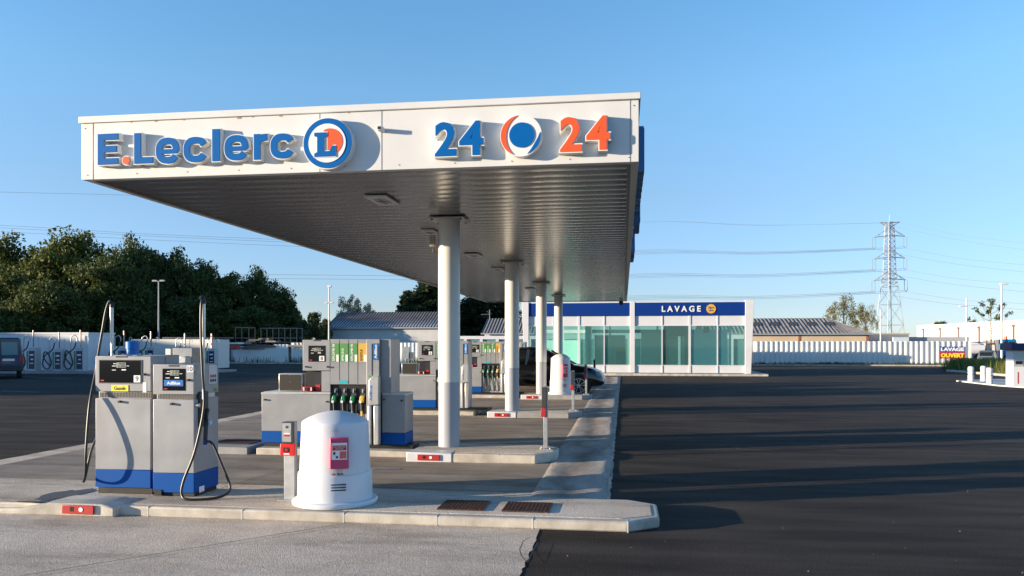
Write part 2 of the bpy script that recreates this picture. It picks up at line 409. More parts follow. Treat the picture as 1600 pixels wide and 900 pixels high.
# ------------------------------------------------ drain grates
def grate(x0, x1, y0, y1, z, label):
    cx, cy = (x0 + x1) / 2, (y0 + y1) / 2
    t = thing('drain_grate', label, 'drain grate', (cx, cy, z), group='rusty drain grates'); o = (cx, cy, z)
    mb = MB(o); mb.box(x0, x1, y0, y1, z, z + .003); mb.build('recess', mat('pit_black', (.01, .008, .006), .9), t)
    mb = MB(o); n = 12
    for i in range(n + 1):
        x = x0 + (x1 - x0) * i / n; mb.box(x - .006, x + .006, y0, y1, z + .003, z + .012)
    mb.box(x0 + .001, x1 - .001, y0 - .008, y0 + .008, z + .0035, z + .0128); mb.box(x0 + .001, x1 - .001, y1 - .008, y1 + .008, z + .0035, z + .0128)
    mb.build('frame', RUSTY, t)
    mb = MB(o)
    for j in range(1, 9):
        y = y0 + (y1 - y0) * j / 9; mb.box(x0 + .006, x1 - .006, y - .008, y + .008, z + .0032, z + .0115)
    mb.build('bar', RUSTY, t)
grate(-1.77, -1.33, 7.37, 7.80, .104, 'rusty drain grate on the foreground kerb island nearer the white dome tank')
grate(-1.14, -.70, 7.37, 7.80, .104, 'rusty drain grate on the foreground kerb island nearer its rounded end')
mb = MB((-6.3, 11.35, 0)); mb.box(-6.9, -5.68, 11.3, 12.3, 0, .12)
tag(mb.build('concrete_plinth', DKCON, bevel=.01), 'low dark grey concrete plinth left of pump number 8', 'concrete plinth')
grate(-6.45, -5.8, 11.6, 12.1, .121, 'dark drain grate on the low plinth left of pump number 8')

STN = mat('damp_stain', (.10, .085, .07), .6, var=.3, vscale=8)
def blot(cx, cy, rx, ry, z, sd):
    rg_ = random.Random(sd); n_ = 40; ph = [rg_.uniform(0, 6.28) for _ in range(4)]
    mb = MB(); v = [(cx, cy, z)]
    for i in range(n_):
        a = 2 * math.pi * i / n_; k = 1 + .18 * math.sin(2 * a + ph[0]) + .12 * math.sin(3 * a + ph[1]) + .08 * math.sin(7 * a + ph[2]) + .05 * math.sin(11 * a + ph[3])
        v.append((cx + rx * k * math.cos(a), cy + ry * k * math.sin(a), z))
    mb.add(v, [(0, 1 + i, 1 + (i + 1) % n_) for i in range(n_)]); struct(mb, 'stain', STN)
blot(-5.85, 7.55, .16, .35, .1085, 1); blot(-5.9, 7.16, .17, .05, .1095, 2)
# ------------------------------------------------ canopy
CX0, CX1, CY0, CY1, CZ, CT = -6.22, .16, 8.31, 35.5, 3.60, 4.25
t = canopy = thing('canopy', 'long white flat filling station canopy with ribbed metal underside', 'canopy', (-3, 8.3, 0)); o = (-3, 8.3, 0)
mb = MB(o); mb.box(CX0, CX1, CY0, CY0 + .10, CZ, CT); mb.build('front_fascia', FASC, t, bevel=.004)
mb = MB(o); mb.box(CX1 - .08, CX1, CY0 + .102, CY1, CZ, CT); mb.build('side_fascia', FASC, t, bevel=.004)
mb = MB(o); mb.box(CX0, CX0 + .08, CY0 + .102, CY1, CZ, CT); mb.build('side_fascia', FASC, t, bevel=.004)
mb = MB(o); mb.box(CX0, CX1, CY1 + .001, CY1 + .08, CZ, CT); mb.build('rear_fascia', FASC, t)
mb = MB(o); mb.box(CX0 - .02, CX1 + .02, CY0 - .025, CY0 + .12, CT + .001, CT + .075); mb.box(CX0 - .02, CX0 + .12, CY0 + .121, CY1 + .1, CT + .001, CT + .075); mb.box(CX1 - .12, CX1 + .02, CY0 + .121, CY1 + .1, CT + .001, CT + .075)
mb.build('coping', FASC, t, bevel=.006)
mb = MB(o); mb.box(CX0 + .09, CX1 - .09, CY0 + .11, CY1 - .01, CT - .08, CT + .02); mb.build('roof', GREYL, t)
mb = MB(o)
for x in (-6.07, -3.33, -2.62 , .07): mb.box(x - .003, x + .003, CY0 - .003, CY0 - .0005, CZ + .002, CT - .002)
mb.build('panel_seam', mat('seam', (.25, .24, .22), .7), t)
mb = MB(o); x = CX0 + .08
while x < CX1:
    mb.cyl((x, CY0 - .004, CZ + .05), .006, .004, 'y', 8); x += .62
for x in (CX1 - .05, CX0 + .05): mb.cyl((x, CY0 - .004, CT - .06), .006, .004, 'y', 8)
mb.build('screw', DARKM, t)
mb = MB(o)
for x, w_ in ((-5.6, .02), (-5.3, .03), (-4.95, .02), (-4.3, .05), (-4.12, .02), (-3.8, .04), (-3.0, .02)): mb.box(x, x + w_, CY0 - .0022, CY0 - .0008, CT - .008 - w_ * .3, CT - .001)
mb.build('rust_stain', mat('rust_stain', (.42, .26, .16), .9, var=.3, vscale=60), t)
# ribbed soffit: shallow curved slats running across the canopy
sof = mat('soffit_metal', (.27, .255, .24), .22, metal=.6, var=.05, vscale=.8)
prof = []; y = CY0 + .16; P_ = .30
ys = []; 
while y < CY1 - .1:
    for u, dz in ((0, .009), (.03, .0062), (.07, .0034), (.11, .0014), (.15, .0), (.19, .0014), (.23, .0034), (.27, .0062), (.293, .0085), (.2935, .016), (.2975, .016)): ys.append((y + u, dz))
    y += P_
vv = []; ff = []
for yy, dz in ys: vv += [(CX0 + .1, yy, CZ + .02 + dz), (CX1 - .12, yy, CZ + .02 + dz)]
for i in range(len(ys) - 1): ff.append((2 * i, 2 * i + 1, 2 * i + 3, 2 * i + 2))
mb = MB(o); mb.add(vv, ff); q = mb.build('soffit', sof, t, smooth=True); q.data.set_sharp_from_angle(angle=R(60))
mb = MB(o); mb.box(CX1 - .12, CX1 - .081, CY0 + .101, CY1 - .01, CZ - .0, CZ + .06); mb.box(CX0 + .081, CX0 + .11, CY0 + .101, CY1 - .01, CZ, CZ + .06); mb.box(CX0 + .12, CX1 - .13, CY0 + .101, CY0 + .16, CZ + .001, CZ + .06)
mb.box(CX0 + .12, CX1 - .13, CY1 - .09, CY1 - .012, CZ + .001, CZ + .06)
mb.build('soffit_trim', mat('trim_grey', (.20, .20, .20), .4, metal=.4), t)
# soffit lights (unlit)
def soffit_light(px, py, sx, sy, label):
    p = G(px, py, CZ); t = thing('canopy_light', label, 'light fitting', (p.x, p.y, CZ), group='unlit square light fittings in the canopy underside')
    MB().box(-sx, sx, -sy, sy, -.012, .012).build('frame', WHITE, t, bevel=.004)
    MB().box(-sx * .55, sx * .55, -sy * .55, sy * .55, -.016, -.0125).build('diffuser', mat('diff', (.35, .35, .33), .3), t)
    mb = MB(); mb.box(-sx * .55, sx * .55, -.008, .008, -.019, -.0165); mb.box(-.008, .008, -sy * .55, sy * .55, -.0205, -.0195); mb.build('guard', DARKM, t)
soffit_light(598, 313, .15, .32, 'unlit light fitting in the canopy underside nearest the front edge')
soffit_light(740, 399, .16, .28, 'unlit light fitting in the canopy underside between the first and second columns')
soffit_light(778, 420.5, .14, .3, 'small unlit light fitting in the canopy underside left of the second column')
soffit_light(672, 362.5, .12, .22, 'unlit light fitting in the canopy underside just left of the first column')
soffit_light(828, 451, .14, .3, 'unlit light fitting in the canopy underside left of the third column')
# columns
for i, (x, y) in enumerate(((-2.63, 11.72), (-2.58, 18.2), (-2.54, 24.45), (-2.53, 30.9))):
    t = thing('canopy_column', '%s round white canopy column from the front, grey below and white above' % ('first', 'second', 'third', 'fourth')[i], 'column', (x, y, .135), group='round white canopy columns')
    z0 = 1.0 if i else .98
    mb = MB(); mb.lathe([(.163, 0), (.163, z0)], (0, 0, 0), 48); mb.build('grey_base', COLG, t, smooth=True)
    mb = MB(); mb.lathe([(.166, z0 + .001), (.166, 3.44)], (0, 0, 0), 48); mb.build('shaft', COLW, t, smooth=True)
    MB().box(-.27, .27, -.25, .25, 3.441, 3.463).build('top_plate', GREYL, t, bevel=.003)
    mb = MB()
    for a in (-.22, .22):
        for c in (-.2, .2): mb.cyl((a, c, 3.42), .014, .02, 'z', 8)
    pieces(mb, 'bolt', DARKM, t)
# camera on the first column, small camera on the fascia, dome camera at the rear
t = thing('junction_box', 'small beige junction box with a dangling plug high on the first column', 'junction box', (-2.83, 11.62, 3.25)); 
MB().box(-.07, 0, -.04, .04, -.08, .09).build('box', mat('beige', (.35, .30, .22), .6), t, bevel=.005)
mb = MB(); mb.tube(spline([(-.03, 0, -.08), (-.03, -.01, -.14), (.0, -.01, -.2)]), .008); mb.build('cable', BLACK, t, smooth=True)
p = A(598, 204, CY0); t = thing('security_camera', 'small security camera on the white canopy front between logo and digits', 'camera', p)
mb = MB(); mb.box(-.03, .03, -.115, .0, -.022, .022); mb.build('housing', FASC, t, bevel=.006)
mb = MB(); mb.box(-.024, .012, -.119, -.1155, -.015, .015); mb.build('lens', BLACK, t)
p = A(974, 467, CY1 - .5)
t = thing('dome_camera', 'small dark dome camera under the rear right corner of the canopy', 'camera', (p.x - .1, p.y, CZ))
mb = MB(); mb.lathe([(.03, -.2), (.08, -.16), (.10, -.09), (.09, -.04), (.03, 0)], (0, 0, 0), 16); mb.build('dome', BLACK, t, smooth=True)

# ------------------------------------------------ lettering
def outline_letter(parent, polys_face, polys_back, name='letter', fm=LBLUE, depth=.080):
    mb = MB(); 
    for k, pl in enumerate(polys_back): mb.prism(pl, -depth - .0004 * k, 0, 'y')
    b = mb.build(name, WHITEB, parent)
    mb = MB()
    for k, pl in enumerate(polys_face): mb.prism(pl, -depth - .008 - .0007 * k, -depth - .0022, 'y')
    mb.build('letter_face', fm, b)
    return b
def band(pts, w_):
    L_, Rr = [], []; n = len(pts)
    for i in range(n):
        a = Vector(pts[max(i - 1, 0)]); c = Vector(pts[min(i + 1, n - 1)]); d = (c - a).normalized(); nn = Vector((-d.y, d.x)) * w_ / 2
        L_.append(tuple(Vector(pts[i]) + nn)); Rr.append(tuple(Vector(pts[i]) - nn))
    return L_ + Rr[::-1]
def sup(cx, cy, a, b, t0, t1, n=26, e=2.6):
    out = []
    for i in range(n + 1):
        t = R(t0 + (t1 - t0) * i / n); c, s_ = math.cos(t), math.sin(t)
        out.append((cx + a * math.copysign(abs(c) ** (2 / e), c), cy + b * math.copysign(abs(s_) ** (2 / e), s_)))
    return out
def ext(pts, g):
    a, c = Vector(pts[0]), Vector(pts[1]); d, e = Vector(pts[-1]), Vector(pts[-2])
    return [tuple(a + (a - c).normalized() * g)] + list(pts[1:-1]) + [tuple(d + (d - e).normalized() * g)]
def grow(r, g): return (r[0] - g, r[1] + g, r[2] - g, r[3] + g)
def rect(r): return [(r[0], r[2]), (r[1], r[2]), (r[1], r[3]), (r[0], r[3])]
def glyph(ch, x0, x1, z0, z1):
    W, Hh = x1 - x0, z1 - z0; s_ = .075; face = []; g = .011; back = []
    def rc(*r): face.append(rect(r)); back.append(rect(grow(r, g)))
    def st(pts, w_=s_, cut=True):
        face.append(band(pts, w_)); back.append(band(ext(pts, g), w_ + 2 * g))
    h = s_ / 2
    if ch == 'E': rc(x0, x0 + s_ * 1.05, z0, z1); rc(x0 + s_, x1, z0, z0 + s_ * .95); rc(x0 + s_, x1 - .02, z0 + Hh / 2 - h, z0 + Hh / 2 + h); rc(x0 + s_, x1, z1 - s_ * .95, z1)
    elif ch == 'L': rc(x0, x0 + s_ * 1.05, z0, z1); rc(x0 + s_, x1, z0, z0 + s_ * .95)
    elif ch == 'l': rc(x0, x1, z0, z1)
    elif ch == 'c': st(sup((x0 + x1) / 2, (z0 + z1) / 2, W / 2 - h, Hh / 2 - h, 26, 334))
    elif ch == 'e':
        st(sup((x0 + x1) / 2, (z0 + z1) / 2, W / 2 - h, Hh / 2 - h, -4, 332)); cz = (z0 + z1) / 2
        rc(x0 + h, x1 - h * .6, cz - .034, cz + .016)
    elif ch == 'r':
        rc(x0, x0 + s_, z0, z1); st(sup(x1, z1 - .115, W - h - .005, .115 - h, 172, 92, 12))
    return face, back
YF = CY0 - .0015
p0 = A(152, 257, YF)
sign = thing('shop_sign', 'large blue three dimensional E.Leclerc lettering with round logo on the canopy front', 'sign', p0)
def L2(px0, px1, py0, py1, yy=CY0 - .095):
    a = A(px0, py1, yy); c = A(px1, py0, yy); return a.x - p0.x, c.x - p0.x, a.z - p0.z, c.z - p0.z
for ch, a in (('E', (152, 183.8, 208, 257.3)), ('L', (209, 238, 206.7, 255.6)), ('e', (242.8, 279, 214, 256)), ('c', (286, 323, 212.8, 254)), ('l', (331, 342.2, 201, 251.6)),
              ('e', (350, 386.8, 209.9, 251)), ('r', (396, 417.6, 208.4, 249.3)), ('c', (422, 459, 207.4, 248))):
    f_, b_ = glyph(ch, *L2(*a)); outline_letter(sign, f_, b_)
def circ(cx, cz, r, n=48, t0=0, t1=360): return [(cx + r * math.cos(R(t0 + (t1 - t0) * i / n)), cz + r * math.sin(R(t0 + (t1 - t0) * i / n))) for i in range(n if t1 - t0 == 360 else n + 1)]
r = L2(190.4, 202.5, 244, 257); cx, cz = (r[0] + r[1]) / 2, (r[2] + r[3]) / 2
outline_letter(sign, [circ(cx, cz, .046)], [circ(cx, cz, .057)], 'dot', ORANGE)
r = L2(475, 549.5, 185.5, 262.5); cx, cz = (r[0] + r[1]) / 2, (r[2] + r[3]) / 2; RR = (r[1] - r[0]) / 2
b_ = outline_letter(sign, [circ(cx, cz, RR, 64)], [circ(cx, cz, RR + .012, 64)], 'logo_disc', LBLUE, .10)
MB().prism(circ(cx, cz, RR * .78, 64), -.114, -.1085, 'y').build('logo_field', WHITEB, b_)
# orange three quarter disc behind a serif L
k = RR
MB().prism(circ(cx + .12 * k, cz + .05 * k, .53 * k, 40, -75, 118) + [(cx - .12 * k, cz + .30 * k), (cx + .02 * k, cz + .30 * k), (cx + .02 * k, cz - .45 * k)], -.118, -.1145, 'y').build('logo_crescent', ORANGE, b_)
def serifL(cx, cz, k, g=0):
    pts = [(-.52, .42), (.0, .42), (.0, .27), (-.12, .22), (-.12, -.33), (.12, -.33), (.22, -.12), (.36, -.12), (.36, -.55), (-.52, -.55), (-.52, -.42), (-.40, -.36), (-.40, .24), (-.52, .28)]
    return [(cx + x * k, cz + z * k) for x, z in pts]
MB().prism([(x + (.035 * k if x > cx - .25 * k else -.02 * k), z + (.03 * k if z > cz - .0 * k else -.03 * k if z < cz - .4 * k else .03 * k)) for x, z in serifL(cx, cz, k)], -.121, -.1185, 'y').build('logo_outline', WHITEB, b_)
MB().prism(serifL(cx, cz, k), -.126, -.1212, 'y').build('logo_initial', LBLUE, b_)
# the 24 o 24 sign
p1 = A(679, 245, YF)
sign2 = thing('opening_hours_sign', 'blue and orange 24 24 digits around a round emblem on the canopy front', 'sign', p1)
def L3(*a):
    r = L2(*a); d = p0 - p1; return r[0] + d.x, r[1] + d.x, r[2] + d.z, r[3] + d.z
for ch, a, m in (('2', (679.5, 712.5, 190, 244.5), LBLUE), ('4', (717.5, 754.5, 188, 243), LBLUE), ('2', (875, 908.8, 182, 237.5), ORANGE), ('4', (916, 953, 180, 234.5), ORANGE)):
    r = L3(*a); g = .012
    mb = MB(); put_text(mb, ch, r[0] - g, r[1] + g, r[2] - g, r[3] + g, 0, -.09, .055); b_ = mb.build('digit', WHITEB, sign2)
    mb = MB(); put_text(mb, ch, r[0], r[1], r[2], r[3], -.0915, -.098, .03); mb.build('digit_face', m, b_)
r = L3(781.5, 846.5, 184.5, 239); cx, cz = (r[0] + r[1]) / 2, (r[2] + r[3]) / 2; k = (r[1] - r[0]) / 2
mb = MB(); mb.prism(circ(cx, cz, k, 64), -.095, 0, 'y'); b_ = mb.build('emblem', WHITEB, sign2)
MB().prism(circ(cx + .04 * k, cz + .02 * k, k * .6, 48), -.104, -.0955, 'y').build('emblem_disc', LBLUE, b_)
def crescent(a0, a1, r0, off, w_):
    o_ = circ(cx, cz, r0, 30, a0, a1); i_ = []
    for j in range(31):
        t_ = j / 30; a = R(a0 + (a1 - a0) * t_); q = r0 - w_ * math.sin(math.pi * t_) ** .8; i_.append((cx + q * math.cos(a), cz + q * math.sin(a)))
    return o_ + i_[::-1]
MB().prism(crescent(98, 250, k * .97, 0, .27 * k), -.101, -.0957, 'y').build('emblem_crescent', ORANGE, b_)
MB().prism(crescent(-70, 8, k * .93, 0, .17 * k), -.101, -.0957, 'y').build('emblem_crescent', LBLUE, b_)
# the same sign along the right side of the canopy, seen edge-on
s2 = dup(sign, (CX1 + .001, 8.75, 3.66), 'blue lettering sign seen edge on along the right side of the canopy', R(90)); s2.scale = (1.35, .8, 1.35)
s3 = dup(sign2, (CX1 + .001, 16.5, 3.66), 'digits sign seen edge on further back along the right side of the canopy', R(90)); s3.scale = (1.3, .8, 1.3)
SIDE_SHADE = mat('side_letter_shade', (.05, .16, .36), .5)  # blue of the shade painted onto the white letter sides
for q_ in children(s2) + children(s3):
    q_.material_slots[0].link = 'OBJECT'; q_.material_slots[0].material = SIDE_SHADE

# ------------------------------------------------ foreground pumps 9 and 10
def knob(mb, x, z, y=-.0): mb.cyl((x, y - .03, z), .013, .03, 'y', 12)
def lcd(par, x0, x1, z0, z1, y, digits):
    """display window with two rows of figures"""
    MB().box(x0, x1, y - .006, y, z0, z1).build('screen_lcd', LCD, par)
    mb = MB(); h = (z1 - z0)
    put_text(mb, digits[0], x0 + (x1 - x0) * .3, x1 - (x1 - x0) * .08, z0 + h * .55, z0 + h * .92, y - .0062, y - .0075)
    put_text(mb, digits[1], x0 + (x1 - x0) * .2, x1 - (x1 - x0) * .08, z0 + h * .10, z0 + h * .46, y - .0062, y - .0075)
    mb.build('screen_digits', BLACK, par)
    mb = MB()
    for a, zc in ((x0 - .035, .75), (x0 - .05, .3), (x0 - .05, -.5)): mb.box(a, x0 - .006, y - .004, y, z0 + h * zc - .003, z0 + h * zc + .004)
    mb.box(x1 + .006, x1 + .035, y - .004, y, z0 + h * .28, z0 + h * .38); mb.box(x1 - .05, x1, y - .004, y, z0 - h * .55, z0 - h * .32)
    pieces(mb, 'screen_caption', STICK, par)
def plate_text(par, name, x0, x1, z0, z1, y, m, st, tm, fx=.12, fz=.25, bold=.0, vertical=False):
    o_ = MB().box(x0, x1, y - .004, y, z0, z1).build(name, m, par)
    mb = MB(); w_, h = x1 - x0, z1 - z0
    put_text(mb, st, x0 + w_ * fx, x1 - w_ * fx, z0 + h * fz, z1 - h * fz, y - .0042, y - .0056, bold, vertical); mb.build('lettering', tm, o_)
    return o_
BASEM = mat('stained_black', (.011, .010, .009), .7, var=.4, vscale=10)
# pump 9: x 0 .. .65, front y 0
t9 = thing('fuel_pump', 'grey and blue diesel pump number 9 at the front left with yellow Gazole label', 'fuel pump', (-5.57, 7.66, .104))
Z = lambda py: 1.7 - (py - 537) * .00675 - .104
MB().box(.01, .64, .03, .48, 0, Z(763)).build('plinth', BASEM, t9, bevel=.004)
b = MB().box(0, .635, 0, .50, Z(763), Z(735)).build('blue_skirt', BLUE, t9, bevel=.004)
b = MB().box(0, .635, 0.002, .498, Z(735) + .001, Z(623)).build('cabinet', GREYP, t9, bevel=.006)
mb = MB(); knob(mb, .29, Z(628)); pieces(mb, 'lock', BLACK, t9)
MB().box(.02, .62, .04, .46, Z(623) - .002, Z(613) + .002).build('waist', GREYL, t9)
mb = MB()
for i in range(34): mb.box(.03 + i * .0175, .036 + i * .0175, .032, .041, Z(622), Z(614))
mb.build('vent_rib', mat('rib', (.26, .22, .16), .6), t9)
h9 = MB().box(.0, .64, 0, .26, Z(612), Z(556.5)).build('head', GREYP, t9, bevel=.006)
MB().box(.02, .65, .262, .52, Z(612), Z(555.5)).build('rear_head', GREYP, t9, bevel=.006)
scr = MB().box(.055, .53, -.004, .004, Z(598), Z(563.5)).build('screen', GLASSB, t9)
mb = MB(); mb.box(.045, .54, -.006, -.001, Z(599.2), Z(598.2)); mb.box(.045, .54, -.006, -.001, Z(563.2), Z(562.4)); mb.box(.045, .0545, -.006, -.001, Z(598.1), Z(563.3)); mb.box(.5305, .54, -.006, -.001, Z(598.1), Z(563.3)); mb.build('screen_frame', DARKM, t9)
lcd(scr, .25, .36, Z(574.5), Z(566.5), -.005, ('10.02', '11.003'))
plate_text(t9, 'number_plate', .45, .525, Z(597.5), Z(586.5), -.0055, STICK, '9', BLACK, .28, .14)
MB().box(.065, .105, -.006, -.0045, Z(595.8), Z(594)).build('maker_badge', RED, scr)
plate_text(t9, 'grade_label', .19, .385, Z(611.7), Z(602), -.002, BYEL, 'Gazole', BLACK, .16, .2, .02)
mb = MB(); knob(mb, .57, Z(585)); pieces(mb, 'lock', BLACK, t9)
MB().box(.24, .365, -.004, .0, Z(558.8), Z(555.8)).build('vent_slot', DARKM, t9)
MB().box(.55, .59, -.003, 0, Z(613), Z(597.5)).build('sticker', STICK, t9)
mb = MB(); mb.tube([(.05, .2, 1.46), (.05, .2, 2.02)], .012, 12); mb.tube([(.05, .2, 1.66), (.05, .2, 2.0)], .019, 12); mb.build('hose_mast', STEEL, t9, smooth=True)
mb = MB(); mb.tube(spline([(.05, .2, 1.99), (.05, .2, 2.03), (.02, .19, 2.04)]), .024, 10); mb.build('mast_head', BLACK, t9, smooth=True)
hose = [(.05, .19, 2.03), (.03, .19, 2.06), (-.005, .18, 1.95), (-.03, .16, 1.75), (-.045, .13, 1.56), (-.035, .05, 1.28), (-.015, -.07, .95), (.0, -.145, .5), (-.01, -.14, .24), (-.06, -.10, .145), (-.10, -.02, .19), (-.09, .06, .45), (-.05, .12, .62), (-.03, .2, .8)]
mb = MB(); mb.tube(spline(hose, 10), .0135, 10); mb.build('hose', RUBBER, t9, smooth=True)
mb = MB(); mb.box(-.05, .0, .12, .3, .78, 1.15); mb.build('nozzle_holster', BLACK, t9, bevel=.01)
mb = MB(); mb.tube(spline([(-.055, .2, .75), (-.06, .2, .9), (-.05, .2, 1.05)]), .025, 10); mb.build('nozzle', BYEL, t9, smooth=True)
# pump 10
t10 = thing('fuel_pump', 'grey and blue AdBlue pump number 10 with black hose looping onto the kerb', 'fuel pump', (-4.875, 7.61, .104))
MB().box(.01, .45, .03, .48, 0, Z(767)).build('plinth', BASEM, t10, bevel=.004)
MB().box(.02, .10, -.01, .02, .01, .07).build('bracket', BLACK, t10)
MB().box(0, .46, 0, .50, Z(767), Z(737)).build('blue_skirt', BLUE, t10, bevel=.004)
MB().box(0, .46, .002, .498, Z(737) + .001, Z(623)).build('cabinet', GREYP, t10, bevel=.006)
mb = MB(); knob(mb, .22, Z(630)); pieces(mb, 'lock', BLACK, t10)
MB().box(.02, .44, .04, .46, Z(623) - .002, Z(616) + .002).build('waist', GREYL, t10)
mb = MB()
for i in range(23): mb.box(.035 + i * .0175, .041 + i * .0175, .032, .041, Z(622.5), Z(616.5))
mb.build('vent_rib', MATS['rib'], t10)
MB().box(.0, .46, 0, .50, Z(615.5), Z(569)).build('head', GREYP, t10, bevel=.006)
scr = MB().box(.11, .365, -.004, .004, Z(609.5), Z(575.5)).build('screen', GLASSB, t10)
lcd(scr, .20, .30, Z(586), Z(578), -.005, ('2.50', '5.01'))
plate_text(t10, 'grade_label', .13, .345, Z(602.5), Z(593), -.005, SKYB, 'AdBlue', STICK, .15, .25, .03)
MB().box(.125, .165, -.006, -.0045, Z(607.5), Z(606)).build('maker_badge', RED, scr)
plate_text(t10, 'number_plate', .385, .455, Z(581), Z(570.5), -.0015, STICK, '10', BLACK, .12, .14)
mb = MB(); knob(mb, .405, Z(593)); pieces(mb, 'lock', BLACK, t10)
MB().box(.18, .29, -.004, .0, Z(572.4), Z(569.8)).build('vent_slot', DARKM, t10)
# right side: hazard sticker, nozzle pocket, hose
def yz(mb, y0, y1, z0, z1, x0=.46, x1=.463): mb.box(x0, x1, y0, y1, z0, z1); return mb
s_ = yz(MB(), .30, .46, Z(601), Z(571)).build('hazard_sticker', mat('pale_sticker', (.55, .57, .60), .5), t10)
mb = MB()
for j in range(3): mb.cyl((.4635, .335 + j * .045, Z(589)), .018, .002, 'x', 14)
pieces(mb, 'prohibition_ring', RED, s_)
mb = MB()
for j in range(3): mb.cyl((.4635, .335 + j * .045, Z(596)), .018, .002, 'x', 14)
pieces(mb, 'warning_disc', BLACK, s_)
yz(MB(), .40, .46, Z(614), Z(609)).build('green_sticker', GREEN, t10)
yz(MB(), .08, .26, Z(667), Z(612), .455, .478).build('nozzle_pocket', BLACK, t10, bevel=.006)
mb = MB(); mb.tube(spline([(.50, .20, Z(640)), (.505, .16, Z(652)), (.53, .12, Z(661)), (.535, .1, Z(675)), (.53, .1, Z(690))]), .022, 10); nz = mb.build('nozzle', BLACK, t10, smooth=True)
mb = MB(); mb.cyl((.51, .145, Z(660)), .022, .06, 'x', 12); mb.build('nozzle_cap', mat('pale_blue', (.35, .55, .75), .4), nz, smooth=True)
mb = MB(); mb.tube([(.532, .1, Z(684)), (.53, .1, Z(694))], .022, 12); mb.build('blue_collar', BLUE, nz, smooth=True)
mb = MB(); mb.cyl((.455, .03, Z(632)), .02, .05, 'x', 14); mb.build('key_lock', STEEL, t10, smooth=True)
mb = MB(); mb.tube([(.55, .03, 1.02), (.55, .03, 2.05)], .013, 12); mb.tube([(.55, .03, 1.66), (.55, .03, 2.03)], .020, 12); mb.tube([(.455, .03, 1.3), (.55, .03, 1.3)], .01, 8); mb.build('hose_mast', STEEL, t10, smooth=True)
mb = MB(); mb.tube(spline([(.55, .03, 2.01), (.545, .025, 2.07), (.53, .01, 2.05)]), .027, 10); mb.build('mast_head', BLACK, t10, smooth=True)
hose = [(.555, .02, 2.06), (.55, -.015, 2.0), (.555, -.03, 1.7), (.58, -.045, 1.3), (.60, -.05, .95), (.53, -.10, .5), (.43, -.14, .2), (.42, -.16, .06), (.50, -.18, .014), (.70, -.12, .016), (.83, -.06, .045), (.86, .0, .12), (.75, .04, .33), (.62, .08, .55), (.53, .1, Z(690))]
mb = MB(); mb.tube(spline(hose, 10), .0135, 10); mb.build('hose', RUBBER, t10, smooth=True)
MB().box(.46, .463, .1, .2, .03, .09).build('sticker', STICK, t10)
# things seen over the pump tops
t = thing('utility_cabinet', 'plain grey utility cabinet seen above the AdBlue pump number 10', 'cabinet', A(285, 700, 11.9) * Vector((1, 1, 0)) if False else (A(285, 543, 11.6).x, 11.6, .12))
MB().box(-.165, .165, 0, .4, 0, 1.51).build('body', GREYP, t, bevel=.006)
mb = MB(); mb.box(-.01, .165, -.15, -.002, 1.26, 1.385); mb.build('meter_cover', mat('cover', (.50, .52, .50), .5), t, bevel=.03)
MB().box(-.29, -.20, .0, .10, 0, 1.50).build('side_post', FASC, t, bevel=.003)

# ------------------------------------------------ emergency post, dome tank
def estop_post(loc, label):
    t = thing('emergency_post', label, 'emergency post', loc)
    MB().box(-.055, .055, -.04, .04, 0, .80).build('post', GALV, t, bevel=.003)
    MB().box(-.10, .10, -.10, .10, -.001, .008).build('foot_plate', GALV, t)
    MB().box(-.06, .06, -.09, -.041, .585, .80).build('intercom', DARKM, t, bevel=.004)
    MB().box(-.05, .045, -.093, -.0905, .60, .79).build('face_plate', STEEL, t)
    mb = MB(); mb.cyl((0, -.097, .75), .014, .004, 'y', 14); mb.build('speaker_ring', DARKM, t)
    MB().box(-.032, .032, -.0955, -.0932, .655, .675).build('red_label', RED, t)
    MB().box(-.032, .032, -.0955, -.0932, .677, .69).build('white_label', STICK, t)
    b_ = MB().box(-.07, .07, -.10, -.041, .46, .583).build('alarm_box', mat('alarm_red', (.55, .01, .012), .35), t, bevel=.006)
    MB().box(-.035, .03, -.1025, -.1003, .495, .545).build('alarm_window', BLACK, b_)
    mb = MB(); mb.cyl((0, -.108, .52), .014, .005, 'y', 14); mb.build('push_button', RED, b_)
    MB().box(-.03, .03, -.1025, -.1003, .472, .484).build('alarm_caption', STICK, b_)
    return t
estop_post((-3.38, 7.66, .104), 'steel emergency post with red alarm box beside the foreground dome tank')
